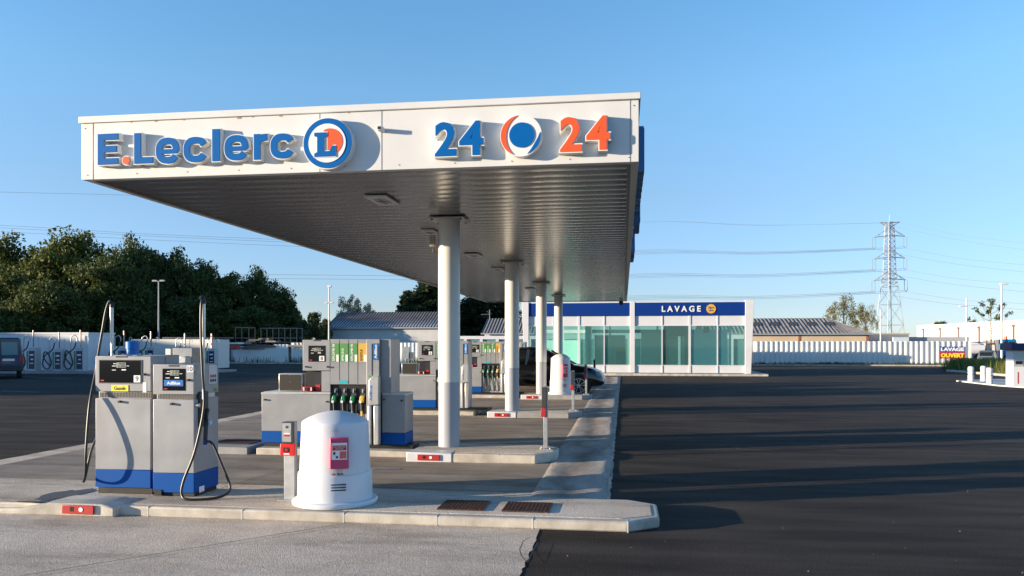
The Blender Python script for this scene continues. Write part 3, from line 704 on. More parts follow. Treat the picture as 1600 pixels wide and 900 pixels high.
def dome_tank(loc, label, sc=1.0):
    t = thing('dome_tank', label, 'dome cover', loc, group='white plastic dome covers'); t.scale = (sc,) * 3
    mb = MB(); mb.lathe([(.405, 0), (.42, .006), (.425, .03), (.415, .048), (.372, .056), (.366, .30), (.362, .315), (.350, .325), (.347, .40), (.330, .80), (.327, .815), (.318, .826), (.26, .860), (.18, .892), (.09, .914), (.02, .920)], (0, 0, 0), 64)
    mb.build('shell', TANKW, t, smooth=True)
    # cardinal pieces face the camera direction
    a = R(20.9)
    def face(mb, name, m, par, bevel=0): o_ = mb.build(name, m, par, bevel=bevel); return o_
    pv = bpy.data.objects
    c, s_ = math.cos(a), math.sin(a)
    def rot(mb): mb.v = [(x * c - y * s_, x * s_ + y * c, z) for x, y, z in mb.v]; return mb
    bx = rot(MB().box(-.05, .125, -.43, -.33, .395, .69)).build('dispenser_box', PINK, t, bevel=.006)
    rot(MB().box(-.035, .11, -.433, -.4305, .485, .645)).build('notice', STICK, bx)
    rot(MB().box(-.028, .103, -.4355, -.4332, .575, .622)).build('notice_heading', RED, bx)
    mb = MB(); put_text(mb, 'COUVERTURE', -.02, .095, .602, .615, -.4357, -.437); put_text(mb, 'ANTI-FEU', .0, .075, .583, .596, -.4357, -.437); rot(mb).build('notice_lettering', STICK, bx)
    rot(MB().box(.04, .103, -.4355, -.4332, .495, .565)).build('notice_panel', mat('soft_red', (.6, .12, .12), .5), bx)
    mb = MB(); mb.box(-.02, .0, -.4355, -.4332, .535, .56); mb.box(.005, .025, -.4355, -.4332, .50, .52); rot(mb).build('notice_pictogram', BLACK, bx)
    mb = MB(); mb.box(.0, .012, -.37, -.365, .335, .395); mb.box(.075, .087, -.37, -.365, .335, .395); pieces(rot(mb), 'white_tab', STICK, bx)
    mb = MB(); put_text(mb, 'SE', -.035, .012, .295 + .03, .315 + .03, -.366, -.3665, .03); mb.v = [(x, y - .0, z) for x, y, z in mb.v]; rot(mb).build('maker_logo', RED, t)
    mb = MB(); put_text(mb, 'ROT', .018, .085, .325, .345, -.366, -.3665, .05); rot(mb).build('maker_logo', BLACK, t)
    mb = MB()
    for j in range(3): mb.box(-.04, .10, -.372, -.35, .175 + j * .027, .185 + j * .027)
    rot(mb).build('vent_slot', BLACK, t)
    mb = MB()
    for j in range(3): mb.box(-.035 + j * .004, .03 - j * .004, -.339, -.335, .745 + j * .012, .748 + j * .012)
    rot(mb).build('warning_mark', mat('mark', (.4, .42, .45), .6), t)
    return t
dome_tank((-2.88, 7.60, .104), 'large white plastic dome cover with magenta box on the foreground kerb')

# ------------------------------------------------ multi-product pumps
def multi_pump(loc, label, num, full=True):
    t = thing('fuel_dispenser', label, 'fuel pump', loc, group='multi product fuel dispensers under the canopy')
    K = .00987
    def Zp(py): return 1.7 - (py - 537) * K - .105
    def X(px): return (px - 473) * K
    D = .48
    MB().box(X(408), X(648), .03, D - .03, 0, Zp(692.5)).build('plinth', BLACK, t)
    # left cabinet
    MB().box(X(405), X(517.5), 0, D, Zp(692), Zp(674)).build('blue_skirt', BLUE, t, bevel=.004)
    MB().box(X(405), X(517.5), .002, D, Zp(674) + .001, Zp(616)).build('cabinet', GREYP, t, bevel=.006)
    mb = MB(); mb.prism([(X(404), Zp(616)), (X(405), Zp(613.5)), (X(411), Zp(612)), (X(518), Zp(612)), (X(518), Zp(616))], -.004, D, 'y'); mb.build('cabinet_lid', GREYL, t, bevel=.003)
    mb = MB(); knob(mb, X(411), Zp(625)); knob(mb, X(513), Zp(627)); knob(mb, X(479), Zp(573)); knob(mb, X(514), Zp(573)); pieces(mb, 'lock', BLACK, t)
    # card terminal box
    tb = MB().box(X(430), X(469), .08, .30, Zp(611.5), Zp(584)).build('terminal_box', STEEL, t, bevel=.004)
    MB().box(X(431.5), X(467), .072, .079, Zp(610.5), Zp(585.5)).build('dark_panel', mat('bronze', (.07, .06, .05), .35, metal=.5), tb)
    mb = MB()
    for a in (432.5, 449, 466):
        for c in (587, 597, 609): mb.cyl((X(a), .069, Zp(c)), .004, .004, 'y', 6)
    mb.build('rivet', STEEL, tb)
    # display tower
    MB().box(X(473), X(517.5), 0, .30, Zp(579), Zp(531)).build('display_housing', GREYP, t, bevel=.005)
    sc = MB().box(X(482.5), X(509.5), -.006, -.0005, Zp(565), Zp(540)).build('screen', GLASSB, t)
    lcd(sc, X(492), X(503), Zp(549), Zp(543.5), -.0065, ('0.00', '12.4'))
    plate_text(t, 'number_plate', X(500.3), X(508.5), Zp(564), Zp(556), -.0065, STICK, num, BLACK, .28, .14)
    MB().box(X(484.5), X(488.5), -.008, -.0065, Zp(563.5), Zp(561.7)).build('maker_badge', RED, sc)
    MB().box(X(490.5), X(502.5), -.003, 0, Zp(533), Zp(531)).build('vent_slot', DARKM, t)
    MB().box(X(474), X(517.5), .10, .30, Zp(611.5), Zp(579.5)).build('recess_back', BLACK, t)
    MB().box(X(503.5), X(517.5), .003, .099, Zp(611.5), Zp(579.6)).build('side_panel', GREYP, t)
    MB().box(X(489.5), X(503), .06, .0995, Zp(611), Zp(581)).build('keypad_panel', mat('anthracite', (.03, .03, .035), .35), t)
    mb = MB(); mb.box(X(473), X(489), -.01, .08, Zp(611.3), Zp(604)); cr_ = mb.build('card_reader', RED, t, bevel=.008)
    mb = MB(); mb.cyl((X(480), -.02, Zp(607.5)), .028, .012, 'y', 14); mb.build('reader_dial', BLACK, cr_)
    mb = MB()
    for a in (474.5, 486.5): mb.box(X(a), X(a + 1.6), -.013, -.0103, Zp(610.5), Zp(605))
    pieces(mb, 'reader_mark', STICK, cr_)
    MB().box(X(492), X(499.5), .045, .0595, Zp(610), Zp(601)).build('reader_badge', RED, t)
    # nozzle bays
    MB().box(X(517.6), X(577), .004, D - .02, Zp(600), Zp(530)).build('upper_panel', GREYP, t, bevel=.003)
    mb = MB()
    for j in (1, 2, 3): mb.box(X(517.6 + j * 14.8) - .002, X(517.6 + j * 14.8) + .002, .0015, .0037, Zp(599), Zp(531))
    mb.build('panel_groove', DARKM, t)
    MB().box(X(517.6), X(577), .10, D - .02, Zp(692), Zp(600.5)).build('bay_back', GREYL, t)
    MB().box(X(517.8), X(577), .05, .0995, Zp(624), Zp(600.6)).build('nozzle_hood', BLACK, t)
    for j, (lab, m, tm) in enumerate((('S/PLOMB 98', GREEN, STICK), ('SP95-E10', GREEN, STICK), ('S/PLOMB 95', GREEN, STICK), ('GAZOLE', YEL, BLACK))):
        x0 = X(518.9 + j * 14.8)
        lb = MB().box(x0, x0 + .128, -.001, .003, Zp(565), Zp(536.5)).build('grade_label', m, t)
        mb = MB(); z1 = Zp(537.5) if j in (0, 2) else Zp(544.5) if j == 1 else Zp(546)
        put_text(mb, lab, x0 + .025, x0 + .062, Zp(563.8), z1, -.0012, -.003, .02, True); mb.build('lettering', tm, lb)
        MB().box(x0 + .088, x0 + .127, -.004, -.0015, Zp(564.8), Zp(554)).build('price_sticker', STICK, lb)
        xc = x0 + .062
        nm = NGREEN if j < 3 else YEL
        cr = MB(); cr.prism([(xc - .03, Zp(616)), (xc - .045, Zp(621)), (xc + .045, Zp(621)), (xc + .03, Zp(606)), (xc - .03, Zp(606))], .03, .0495, 'y'); cr.build('nozzle_cradle', DARKM, t)
        mb = MB(); mb.tube(spline([(xc - .005, .04, Zp(607)), (xc, .015, Zp(613))], 3), .010, 8); sp = mb.build('nozzle_spout', STEEL, t, smooth=True)
        mb = MB(); mb.hexa([(xc - .05, -.03, Zp(628)), (xc + .02, -.03, Zp(628)), (xc + .02, .03, Zp(628)), (xc - .05, .03, Zp(628)), (xc - .03, -.03, Zp(617)), (xc + .03, -.03, Zp(617)), (xc + .03, .03, Zp(617)), (xc - .03, .03, Zp(617))]); nz = mb.build('nozzle', nm, t, bevel=.012)
        mb = MB(); mb.cyl((xc - .02, -.045, Zp(626.5)), .02, .014, 'y', 14); mb.build('nozzle_cap', STICK, nz, smooth=True)
        mb = MB(); mb.tube([(xc - .015, -.005, Zp(628)), (xc - .01, .0, Zp(641))], .014, 8); mb.build('nozzle_grip', BLACK, nz, smooth=True)
        mb = MB(); mb.tube([(xc - .01, .0, Zp(641)), (xc - .008, .0, Zp(649))], .017, 8); mb.build('hose_collar', nm, nz, smooth=True)
        mb = MB(); mb.tube(spline([(xc - .008, .0, Zp(648)), (xc + .01, -.02, Zp(664)), (xc + .02, -.01, Zp(683)), (xc + .05, .04, Zp(684)), (xc + .06, .07, Zp(668)), (xc + .06, .085, Zp(640))], 6), .011, 8); mb.build('hose', RUBBER, t, smooth=True)
        MB().box(xc - .03, xc + .045, .05, .0992, Zp(645), Zp(624.5)).build('nozzle_guard', BLACK, t)
    plate = MB().box(X(532.5), X(546.5), -.001, .003, Zp(598.5), Zp(594)).build('teal_label', TEAL, t)
    # AdBlue tower and reel post
    MB().box(X(577.2), X(598), -.03, D - .02, Zp(692), Zp(530)).build('tower', GREYP, t, bevel=.005)
    if full: MB().box(X(598.2), X(615), .02, D, Zp(614), Zp(530)).build('tower_flank', GREYP, t, bevel=.005)
    plate_text(t, 'grade_label', X(588), X(596), Zp(562), Zp(536.5), -.031, SKYB, 'AdBlue', STICK, .25, .08, .02, True)
    mb = MB(); mb.box(X(585.5), X(586.7), -.034, -.0305, Zp(586), Zp(537)); mb.box(X(597.0), X(597.8), -.034, -.0305, Zp(586), Zp(540)); pieces(mb, 'slot', BLACK, t)
    MB().box(X(580.3), X(584), -.034, -.0305, Zp(589), Zp(586)).build('green_dot', GREEN, t)
    rp = MB(); rp.prism([(X(584), Zp(630)), (X(584), Zp(594)), (X(588), Zp(588)), (X(600), Zp(586)), (X(600), Zp(630))], -.14, -.031, 'y'); rp.build('reel_head', GREYL, t, bevel=.01)
    mb = MB(); put_text(mb, 'AdBlue', X(586), X(589.5), Zp(624), Zp(601), -.141, -.143, .0, True); mb.build('reel_lettering', SKYB, t)
    mb = MB(); mb.box(X(582.5), X(588), -.14, -.0305, Zp(691), Zp(631)); mb.box(X(592), X(600), -.14, -.0305, Zp(691), Zp(631)); mb.build('reel_post', GREYL, t, bevel=.012)
    MB().box(X(588.1), X(591.9), -.10, -.031, Zp(691), Zp(631)).build('post_slot', mat('brown_dark', (.05, .035, .02), .7), t)
    if not full: return t
    # right cabinet
    MB().box(X(600.2), X(637), 0.02, D, Zp(692), Zp(674)).build('blue_skirt', BLUE, t, bevel=.004)
    MB().box(X(600.2), X(637), .022, D, Zp(674) + .001, Zp(616)).build('cabinet', GREYP, t, bevel=.006)
    mb = MB(); mb.prism([(X(600.2), Zp(616)), (X(600.2), Zp(613)), (X(634), Zp(613)), (X(637.6), Zp(614)), (X(638), Zp(616))], .012, D + .005, 'y'); mb.build('cabinet_lid', GREYL, t, bevel=.003)
    mb = MB(); knob(mb, X(604), Zp(623), .02); knob(mb, X(631.5), Zp(624), .02); pieces(mb, 'lock', BLACK, t)
    return t
def slab(x0, x1, y0, y1, label):
    mb = MB(((x0 + x1) / 2, y0, 0)); mb.box(x0, x1, y0, y1, 0, .105)
    tag(mb.build('concrete_plinth', KERB, bevel=.012), label, 'concrete plinth', 'concrete plinths under the dispensers')
px_ = A(473, 600, 11.52).x
multi_pump((px_, 11.52, .105), 'nearest multi fuel dispenser, number 8, behind the white dome tank', '8')
slab(-5.56, -3.12, 11.34, 12.25, 'concrete plinth under the nearest multi fuel dispenser number 8')
px2 = A(653, 600, 18.35).x
multi_pump((px2, 18.35, .105), 'multi fuel dispenser number 6 partly hidden behind the first column', '6', False)
slab(px2 - .72, px2 + 1.4, 18.15, 19.1, 'concrete plinth carrying the dispenser numbered 6')
px3 = A(731, 600, 24.3).x
multi_pump((px3, 24.3, .105), 'multi fuel dispenser number 4 partly hidden behind the second column', '4', False)
slab(px3 - .72, px3 + 1.4, 24.1, 25.1, 'concrete plinth under dispenser number 4')
px4 = A(773, 600, 30.8).x
multi_pump((px4, 30.8, .105), 'farthest multi fuel dispenser beyond the second column', '2', False)
slab(px4 - .72, px4 + 1.4, 30.6, 31.6, 'concrete plinth under the farthest multi fuel dispenser')
t = thing('terminal_post', 'pair of small upright grey metal boxes on the low cabinet of dispenser 6', 'terminal', (A(633, 570, 18.5).x, 18.5, 1.32))
MB().box(-.09, .09, 0, .2, 0, .30).build('box', STEEL, t, bevel=.004); MB().box(.1, .2, .05, .2, 0, .17).build('small_box', GREYL, t, bevel=.004)

# ------------------------------------------------ marker posts on island tips
def marker(loc, label, h=.93):
    t = thing('marker_post', label, 'marker post', loc, group='grey marker posts with red reflector')
    MB().box(-.03, .03, -.03, .03, .008, h).build('post', GALV, t, bevel=.003)
    MB().box(-.09, .09, -.08, .08, 0, .007).build('foot_plate', GALV, t)
    MB().box(-.055, .015, -.06, -.031, h - .32, h - .01).build('grey_box', DARKM, t, bevel=.004)
    MB().box(-.065, .01, -.065, -.031, h - .44 + .12 - .13, h - .325).build('red_reflector', RED, t, bevel=.004)
    mb = MB()
    for a in (-.07, .07):
        for c in (-.06, .06): mb.cyl((a, c, .007), .009, .018, 'z', 8)
    pieces(mb, 'bolt', STEEL, t)
marker((-1.14, 11.6, .139), 'nearest marker post with red reflector on the tip of the first column island')
marker((-1.16, 18.35, .139), 'marker post with red reflector on the tip of the second column island')
marker((-1.13, 24.2, .139), 'marker post with red reflector beside the black car wheel', .95)
marker((-1.1, 30.8, .139), 'farthest small marker post with red reflector in front of the wash building', .95)
d2 = dome_tank((A(876, 560, 24.25).x, 24.25, .139), 'white plastic dome cover with red box in front of the black car', 1.0)
d2.scale = (.90, .90, 1.36); 
# ------------------------------------------------ cars
def wheel(par, x, y, r=.33, s=1):
    mb = MB(); mb.lathe([(.6 * r, -.09), (r * .94, -.10), (r, -.07), (r, .07), (r * .94, .10), (.6 * r, .09)], (0, 0, 0), 32)
    mb.v = [(a + x, c * s + y, b_ + r) for a, b_, c in mb.v]; w_ = mb.build('wheel', TYRE, par, smooth=True)
    mb = MB(); q = y - s * .07
    mb.prism(circ(x, r, r * .66, 32), min(q, q + s * .03), max(q, q + s * .03), 'y'); mb.build('wheel_well', BLACK, w_)
    mb = MB(); q = y - s * .1
    for k in range(5):
        a = R(90 + 72 * k)
        for dd in (-9, 9):
            a1 = a + R(dd); a2 = a + R(dd * 1.6)
            p_ = [(x + math.cos(a1 - R(6)) * r * .16, r + math.sin(a1 - R(6)) * r * .16), (x + math.cos(a2 - R(4)) * r * .68, r + math.sin(a2 - R(4)) * r * .68), (x + math.cos(a2 + R(4)) * r * .68, r + math.sin(a2 + R(4)) * r * .68), (x + math.cos(a1 + R(6)) * r * .16, r + math.sin(a1 + R(6)) * r * .16)]
            mb.prism(p_, q - .004 * (dd > 0) , q + .02, 'y')
    mb.prism(circ(x, r, r * .17, 16), q - .008, q + .02, 'y')
    n = 32
    for i in range(n):
        a1, a2 = 2 * math.pi * i / n, 2 * math.pi * (i + 1) / n
        mb.prism([(x + math.cos(a1) * r * .66, r + math.sin(a1) * r * .66), (x + math.cos(a1) * r * .72, r + math.sin(a1) * r * .72), (x + math.cos(a2) * r * .72, r + math.sin(a2) * r * .72), (x + math.cos(a2) * r * .66, r + math.sin(a2) * r * .66)], q - .006, q + .02, 'y')
    mb.build('rim', RIM, w_)
def car(loc, label, Ln=4.1, roof=1.55):
    """nose towards +x; x from -Ln+.. to 0 (nose)"""
    t = thing('car', label, 'car', loc, group='black cars under the canopy')
    k = Ln / 4.1
    def ring(x, zb, zt, hw, sh):
        # closed ring in y,z: sill, side, shoulder, top
        return [(x * k, -hw * .92, zb), (x * k, -hw, zb + (sh - zb) * .35), (x * k, -hw, sh), (x * k, -hw * .86, zt), (x * k, -hw * .4, zt + .03), (x * k, hw * .4, zt + .03), (x * k, hw * .86, zt), (x * k, hw, sh), (x * k, hw, zb + (sh - zb) * .35), (x * k, hw * .92, zb)]
    st = [(-4.1, .45, .80, .70, .72), (-4.02, .30, .98, .82, .86), (-3.7, .24, 1.04, .88, .92), (-3.0, .24, 1.05, .89, .92), (-2.0, .24, 1.03, .88, .90), (-1.25, .24, 1.01, .88, .88), (-.9, .24, .98, .87, .86), (-.45, .24, .90, .83, .76), (-.14, .25, .78, .74, .62), (-.02, .34, .62, .62, .50), (.0, .40, .55, .55, .47)]
    MBo = MB(); MBo.loft([ring(*a) for a in st]); MBo.build('body', CARB, t, smooth=True, subd=2)
    def gr(x, z, hw): return [(x * k, -hw, z), (x * k, hw, z)]
    # greenhouse: glass lower, roof on top
    g = [(-3.95, .98, .70), (-3.5, 1.40, .58), (-2.9, 1.50, .57), (-2.1, 1.50, .57), (-1.75, 1.38, .60), (-1.0, .98, .70)]
    rings = []
    for x, z, hw in g:
        z = z * roof / 1.55 if z > 1 else z
        rings.append([(x * k, -.82 + (.0 if z < 1 else 0), .97), (x * k, -hw, z), (x * k, 0, z + .02), (x * k, hw, z), (x * k, .82, .97)])
    mb = MB(); mb.loft(rings); mb.build('windows', CARG, t, smooth=True, subd=1)
    rr_ = roof / 1.55
    mb = MB(); mb.loft([[(x * k, -hw, z * rr_ - .005), (x * k, -hw * .5, z * rr_ + .035), (x * k, hw * .5, z * rr_ + .035), (x * k, hw, z * rr_ - .005)] for x, z, hw in ((-3.75, 1.27, .57), (-3.5, 1.42, .60), (-2.9, 1.52, .61), (-2.1, 1.52, .60), (-1.82, 1.44, .58))])
    mb.build('roof', CARB, t, smooth=True, subd=1)
    for s_ in (-1, 1):
        mb = MB(); mb.tube(spline([(-1.0 * k, s_ * .80, .99), (-1.45 * k, s_ * .73, 1.2 * rr_), (-1.85 * k, s_ * .64, 1.42 * rr_)]), .03, 8); mb.build('pillar', CARB, t, smooth=True)
        mb = MB(); mb.tube([(-2.55 * k, s_ * .81, .99), (-2.5 * k, s_ * .62, 1.46 * rr_)], .035, 8); mb.build('pillar', CARB, t, smooth=True)
        mb = MB(); mb.lathe([(.02, -.05), (.07, -.03), (.09, 0), (.07, .03), (.02, .05)], (0, 0, 0), 14); mb.v = [(a * 1.3 - 1.35 * k, b_ + s_ * .98, c + 1.05) for a, b_, c in mb.v]; mb.build('mirror', CARB, t, smooth=True)
        mb = MB(); mb.lathe([(.02, -.035), (.09, -.02), (.11, 0), (.09, .02), (.02, .035)], (0, 0, 0), 18); mb.v = [(a * 1.1 - .22, c * .8 + s_ * .70, b_ * .8 + .70) for a, b_, c in mb.v]; mb.build('headlight', mat('lamp_glass', (.35, .38, .42), .1), t, smooth=True)
        for x in (-.82, -3.35):
            wheel(t, x * k, s_ * .815, .335, s=-s_)
            mb = MB(); mb.prism(circ(x * k, .335, .385, 24), min(s_ * .70, s_ * .885), max(s_ * .70, s_ * .885), 'y'); mb.build('wheel_arch', BLACK, t)
    mb = MB(); mb.box(-.04, .005, -.26, .26, .36, .46); mb.build('number_plate', STICK, t, bevel=.005)
    return t
c1 = car((-.62, 26.5, 0), 'black compact crossover with nose out beyond the white dome cover', 4.1, 1.60)
c2 = car((-1.05, 29.2, 0), 'dark hatchback half hidden behind the black crossover', 4.1, 1.58)

# ------------------------------------------------ wash building
LY = 42.25; KL = .0346
t = thing('wash_building', 'white and blue LAVAGE car wash building with tall teal windows', 'building', (.5, LY, 0)); o = (.5, LY, 0)
xl = A(826, 585, LY).x; xm = A(988, 585, LY).x; xr = A(1165, 585, LY).x
def LZ(py, px=1000): return A(px, py, LY).z
zt, zb, zp, zg, zw = LZ(473), LZ(493.5), LZ(509), LZ(570.5), .16
mb = MB(o); mb.box(xl - .6, xr + 1.1, LY - .35, LY + 6.6, 0, .13); mb.build('base_slab', KERB, t, bevel=.02)
for x0, x1 in ((xl, xm - .13), (xm + .13, xr)):
    mb = MB(o); mb.box(x0, x1, LY - .06, LY + .12, zb, zt); mb.build('blue_fascia', NAVY, t, bevel=.006)
    mb = MB(o); mb.box(x0, x1, LY - .065, LY + .13, zt + .001, zt + .05); mb.build('fascia_trim', WHITE, t)
    mb = MB(o); mb.box(x0, x1, LY, LY + .08, zp, zb - .002); mb.box(x0, x1, LY, LY + .08, zw, zg); mb.build('white_panel', WHITE, t)
mb = MB(o); mb.box(xm - .13, xm + .13, LY - .08, LY + .2, zw, LZ(471)); mb.build('post', WHITE, t, bevel=.01)
WG = bpy.data.materials.new('wash_glass'); WG.use_nodes = True; n = WG.node_tree; n.nodes.clear()
out = n.nodes.new('ShaderNodeOutputMaterial'); tr = n.nodes.new('ShaderNodeBsdfTransparent'); tr.inputs[0].default_value = (.80, .94, .92, 1)
gl = n.nodes.new('ShaderNodeBsdfGlossy'); gl.inputs['Roughness'].default_value = .03; gl.inputs[0].default_value = (.9, .95, 1, 1)
fr = n.nodes.new('ShaderNodeLayerWeight'); fr.inputs[0].default_value = .25; mx = n.nodes.new('ShaderNodeMixShader'); ad = n.nodes.new('ShaderNodeMath'); ad.operation = 'ADD'; ad.inputs[1].default_value = .02
n.links.new(fr.outputs['Fresnel'], ad.inputs[0]); n.links.new(ad.outputs[0], mx.inputs[0]); n.links.new(tr.outputs[0], mx.inputs[1]); n.links.new(gl.outputs[0], mx.inputs[2]); df = n.nodes.new('ShaderNodeBsdfDiffuse'); df.inputs[0].default_value = (.24, .60, .52, 1); m2 = n.nodes.new('ShaderNodeMixShader'); m2.inputs[0].default_value = .13
n.links.new(mx.outputs[0], m2.inputs[1]); n.links.new(df.outputs[0], m2.inputs[2]); n.links.new(m2.outputs[0], out.inputs[0])
for x0, x1 in ((xl, xm - .13), (xm + .13, xr)):
    W = (x1 - x0) / 4
    for j in range(4):
        a, c = x0 + j * W, x0 + (j + 1) * W
        mb = MB(o); mb.box(a + .03, c - .03, LY + .03, LY + .045, zg + .01, zp - .01); wn = mb.build('window', WG, t)
        if j: 
            ww = .11 if j == 2 else .055
            mb = MB(o); mb.box(a - ww / 2, a + ww / 2, LY - .03, LY + .1, zw, zb - .004); mb.build('mullion', WHITE, t)
    mb = MB(o); mb.box(x0 + .001, x1 - .001, LY - .02, LY + .09, zp - .012, zp + .03); mb.box(x0 + .001, x1 - .001, LY - .02, LY + .09, zg - .03, zg + .012); mb.build('rail', WHITE, t)
# slanted end posts
for px0, px1, px2, px3 in ((815.5, 826.3, 820, 826.3), (1164, 1178, 1164, 1173)):
    a, c, d, e = A(px0, 470, LY).x, A(px1, 470, LY).x, A(px2, 585, LY).x, A(px3, 585, LY).x; z1 = LZ(470)
    mb = MB(o); mb.prism([(d, .13), (e, .13), (c, z1), (a, z1)], LY - .12, LY + .35, 'y'); mb.build('end_post', WHITE, t, bevel=.01)
mb = MB(o); q0, q1 = A(1034, 489.5, LY - .06), A(1095, 477, LY - .06); put_text(mb, 'L A V A G E', q0.x, q1.x, q0.z + .07, q1.z - .02, LY - .061, LY - .09, .03); mb.build('lettering', WHITEB, t)
q = A(1111, 482.5, LY - .06); b_ = MB(o).prism(circ(q.x, q.z, .245, 32), LY - .09, LY - .061, 'y').build('round_badge', YEL, t)
mb = MB(o); put_text(mb, '7J/7', q.x - .15, q.x + .15, q.z - .03, q.z + .10, LY - .0905, LY - .096, .02); mb.build('badge_lettering', NAVY, b_)
mb = MB(o); put_text(mb, '24h/24', q.x - .12, q.x + .12, q.z - .12, q.z - .06, LY - .0905, LY - .096, .01); mb.build('badge_lettering', NAVY, b_)
# roof, back, interior
mb = MB(o); 
for j in range(9):
    x = xl + (xr - xl) * j / 8; mb.box(x - .06, x + .06, LY + .125, LY + 6.2, zb + .35, zb + .5)
mb.box(xl, xr, LY + 6.201, LY + 6.4, zb + .3, zb + .55); mb.build('roof_beams', WHITE, t)
mb = MB(o); mb.box(xl + .05, xr - .05, LY + .13, LY + 6.3, zb + .505, zb + .52); mb.build('roof', WG, t)
mb = MB(o); mb.box(xl + .05, xr - .05, LY + .3, LY + 6.2, .131, .14); mb.build('bay_floor', mat('pale_floor', (.5, .5, .48), .6), t)
mb = MB(o)
for j in range(9):
    x = xl + (xr - xl) * j / 8; mb.box(x - .05, x + .05, LY + 5.9, LY + 6.1, .13, zb + .34)
mb.box(xl, xr, LY + 5.85, LY + 5.899, 2.35, 2.55); mb.build('rear_post', WHITE, t)
mb = MB(o); mb.box(xl + .1, xr - .1, LY + 6.2, LY + 6.22, .13, zb + .3)
mb.build('rear_glazing', WG, t)
SCR = mat('teal_screen', (.42, .74, .67), .4); SCR2 = mat('teal_pale', (.5, .72, .68), .5)
mb = MB(o)
for x in (xl + 3.1, xm, xm + 3.05): mb.box(x - .06, x + .06, LY + .3, LY + 5.8, .13, 3.0)
mb.build('bay_partition', SCR2, t)
mb = MB(o)
for a, c, y, z in ((xl + .6, xl + 2.6, 3.5, 1.9), (xl + 3.4, xl + 5.2, 4.2, 2.2), (xm + .5, xm + 2.5, 1.8, 2.3), (xm + 3.3, xm + 5.2, 2.4, 2.3)): mb.box(a, c, LY + y, LY + y + .04, .4, z)
mb.build('wash_screen', SCR, t)
mb = MB(o); mb.box(xm + 1.75, xm + 3.0, LY + 1.2, LY + 1.7, 2.1, 2.7); mb.box(xm + 1.75, xm + 1.95, LY + 1.2, LY + 1.7, .13, 2.1); mb.box(xm + 2.85, xm + 3.0, LY + 1.2, LY + 1.7, .13, 2.1); mb.box(xm + 3.8, xm + 4.1, LY + 1, LY + 1.2, 2.3, 2.6)
mb.build('wash_gantry', DARKM, t, bevel=.02)
mb = MB(o); mb.box(xm - .85, xm - .35, LY + .8, LY + 1.1, .13, 1.3); mb.build('machine', mat('machine_blue', (.05, .10, .2), .5), t, bevel=.02)
mb = MB(o); mb.box(xm - .8, xm - .4, LY + .78, LY + 1.0, 1.31, 1.5); mb.build('machine_top', YEL, t, bevel=.02)
# glazed white shelter farther back
SY = 59.5
t = thing('glazed_shelter', 'low white framed glazed shelter left of the wash building', 'shelter', (A(740, 560, SY).x, SY, 0)); o = (A(740, 560, SY).x, SY, 0)
sx0, sx1 = A(700, 560, SY).x, 9.4; zt_ = A(750, 525, SY).z; zl = A(750, 530, SY).z
mb = MB(o); mb.box(sx0, sx1, SY, SY + .3, zl, zt_)
x = sx0
while x <= sx1: mb.box(x, x + .22, SY + .02, SY + .28, 0, zl - .001); x += 1.25
mb.build('frame', WHITE, t)
mb = MB(o); mb.box(sx0, sx1, SY + .14, SY + .16, .1, zl - .01); mb.build('glazing', mat('dim_glass', (.10, .22, .24), .2), t)
mb = MB(o); mb.box(A(780, 540, SY).x, A(788, 540, SY).x, SY + .1, SY + .13, 1.2, zl - .1); mb.build('poster', mat('purple_poster', (.05, .03, .2), .5), t)
mb = MB((2, 60.2, 0)); mb.box(xl - .2, 9.3, 60.1, 60.3, 0, 2.35); tag(mb.build('fence_shade_wall', WHITE), 'plain pale wall added behind the wash building to shade the fence', 'wall')  # wall put in to throw shade on the lower part of the right fence

# ------------------------------------------------ corrugated fences
FEN = mat('fence_white', (.70, .71, .70), .45, var=.05, vscale=.7)
def fence(x0, x1, y, z0, z1, label, name='corrugated_fence', pitch=.33, dep=.05, posts=4.5):
    t = thing(name, label, 'fence', (x0, y, 0)); o = (x0, y, 0)
    v = []; f = []; x = x0; xs = []
    while x < x1:
        for u, d in ((0, 0), (.52, 0), (.60, -dep), (.92, -dep)): xs.append((x + u * pitch, y + d))
        x += pitch
    xs.append((x, y))
    for a, c in xs: v += [(a, c, z0), (a, c, z1)]
    n0 = len(xs)
    for i in range(n0 - 1): f.append((2 * i, 2 * i + 2, 2 * i + 3, 2 * i + 1))
    for a, c in xs: v += [(a, c + .012, z0), (a, c + .012, z1)]
    for i in range(n0 - 1): j = 2 * n0 + 2 * i; f.append((j, j + 1, j + 3, j + 2))
    for i in range(n0 - 1): f.append((2 * i + 1, 2 * i + 3, 2 * n0 + 2 * i + 3, 2 * n0 + 2 * i + 1))
    mb = MB(o); mb.add(v, f); mb.build('panel', FEN, t)
    mb = MB(o); x = x0 + 1
    while x < x1: mb.box(x, x + .07, y + .02, y + .09, 0, z1 - .1); x += posts
    pieces(mb, 'post', GALV, t)
    return t
FY = 64.3
fx0 = A(1176, 570, FY).x; fx1 = A(1516, 570, FY).x
fence(fx0, fx1, FY, .16, A(1300, 533.5, FY).z, 'long white corrugated fence behind the asphalt right of the wash building', dep=.09, pitch=.385)
fence(A(455, 560, FY).x, A(835, 560, FY).x, FY, .1, A(600, 535.5, FY).z, 'pale corrugated fence in shade between the shed and the pumps')
fence(A(428, 560, FY).x, A(455, 560, FY).x - .3, FY, .1, A(440, 538, FY).z, 'short step of pale fence below the scaffold frames')
fence(A(60, 560, FY).x, A(428, 560, FY).x - .3, FY, .1, A(370, 541, FY).z, 'lower pale smooth fence at the left behind the vacuum stations', pitch=.9, dep=.02)
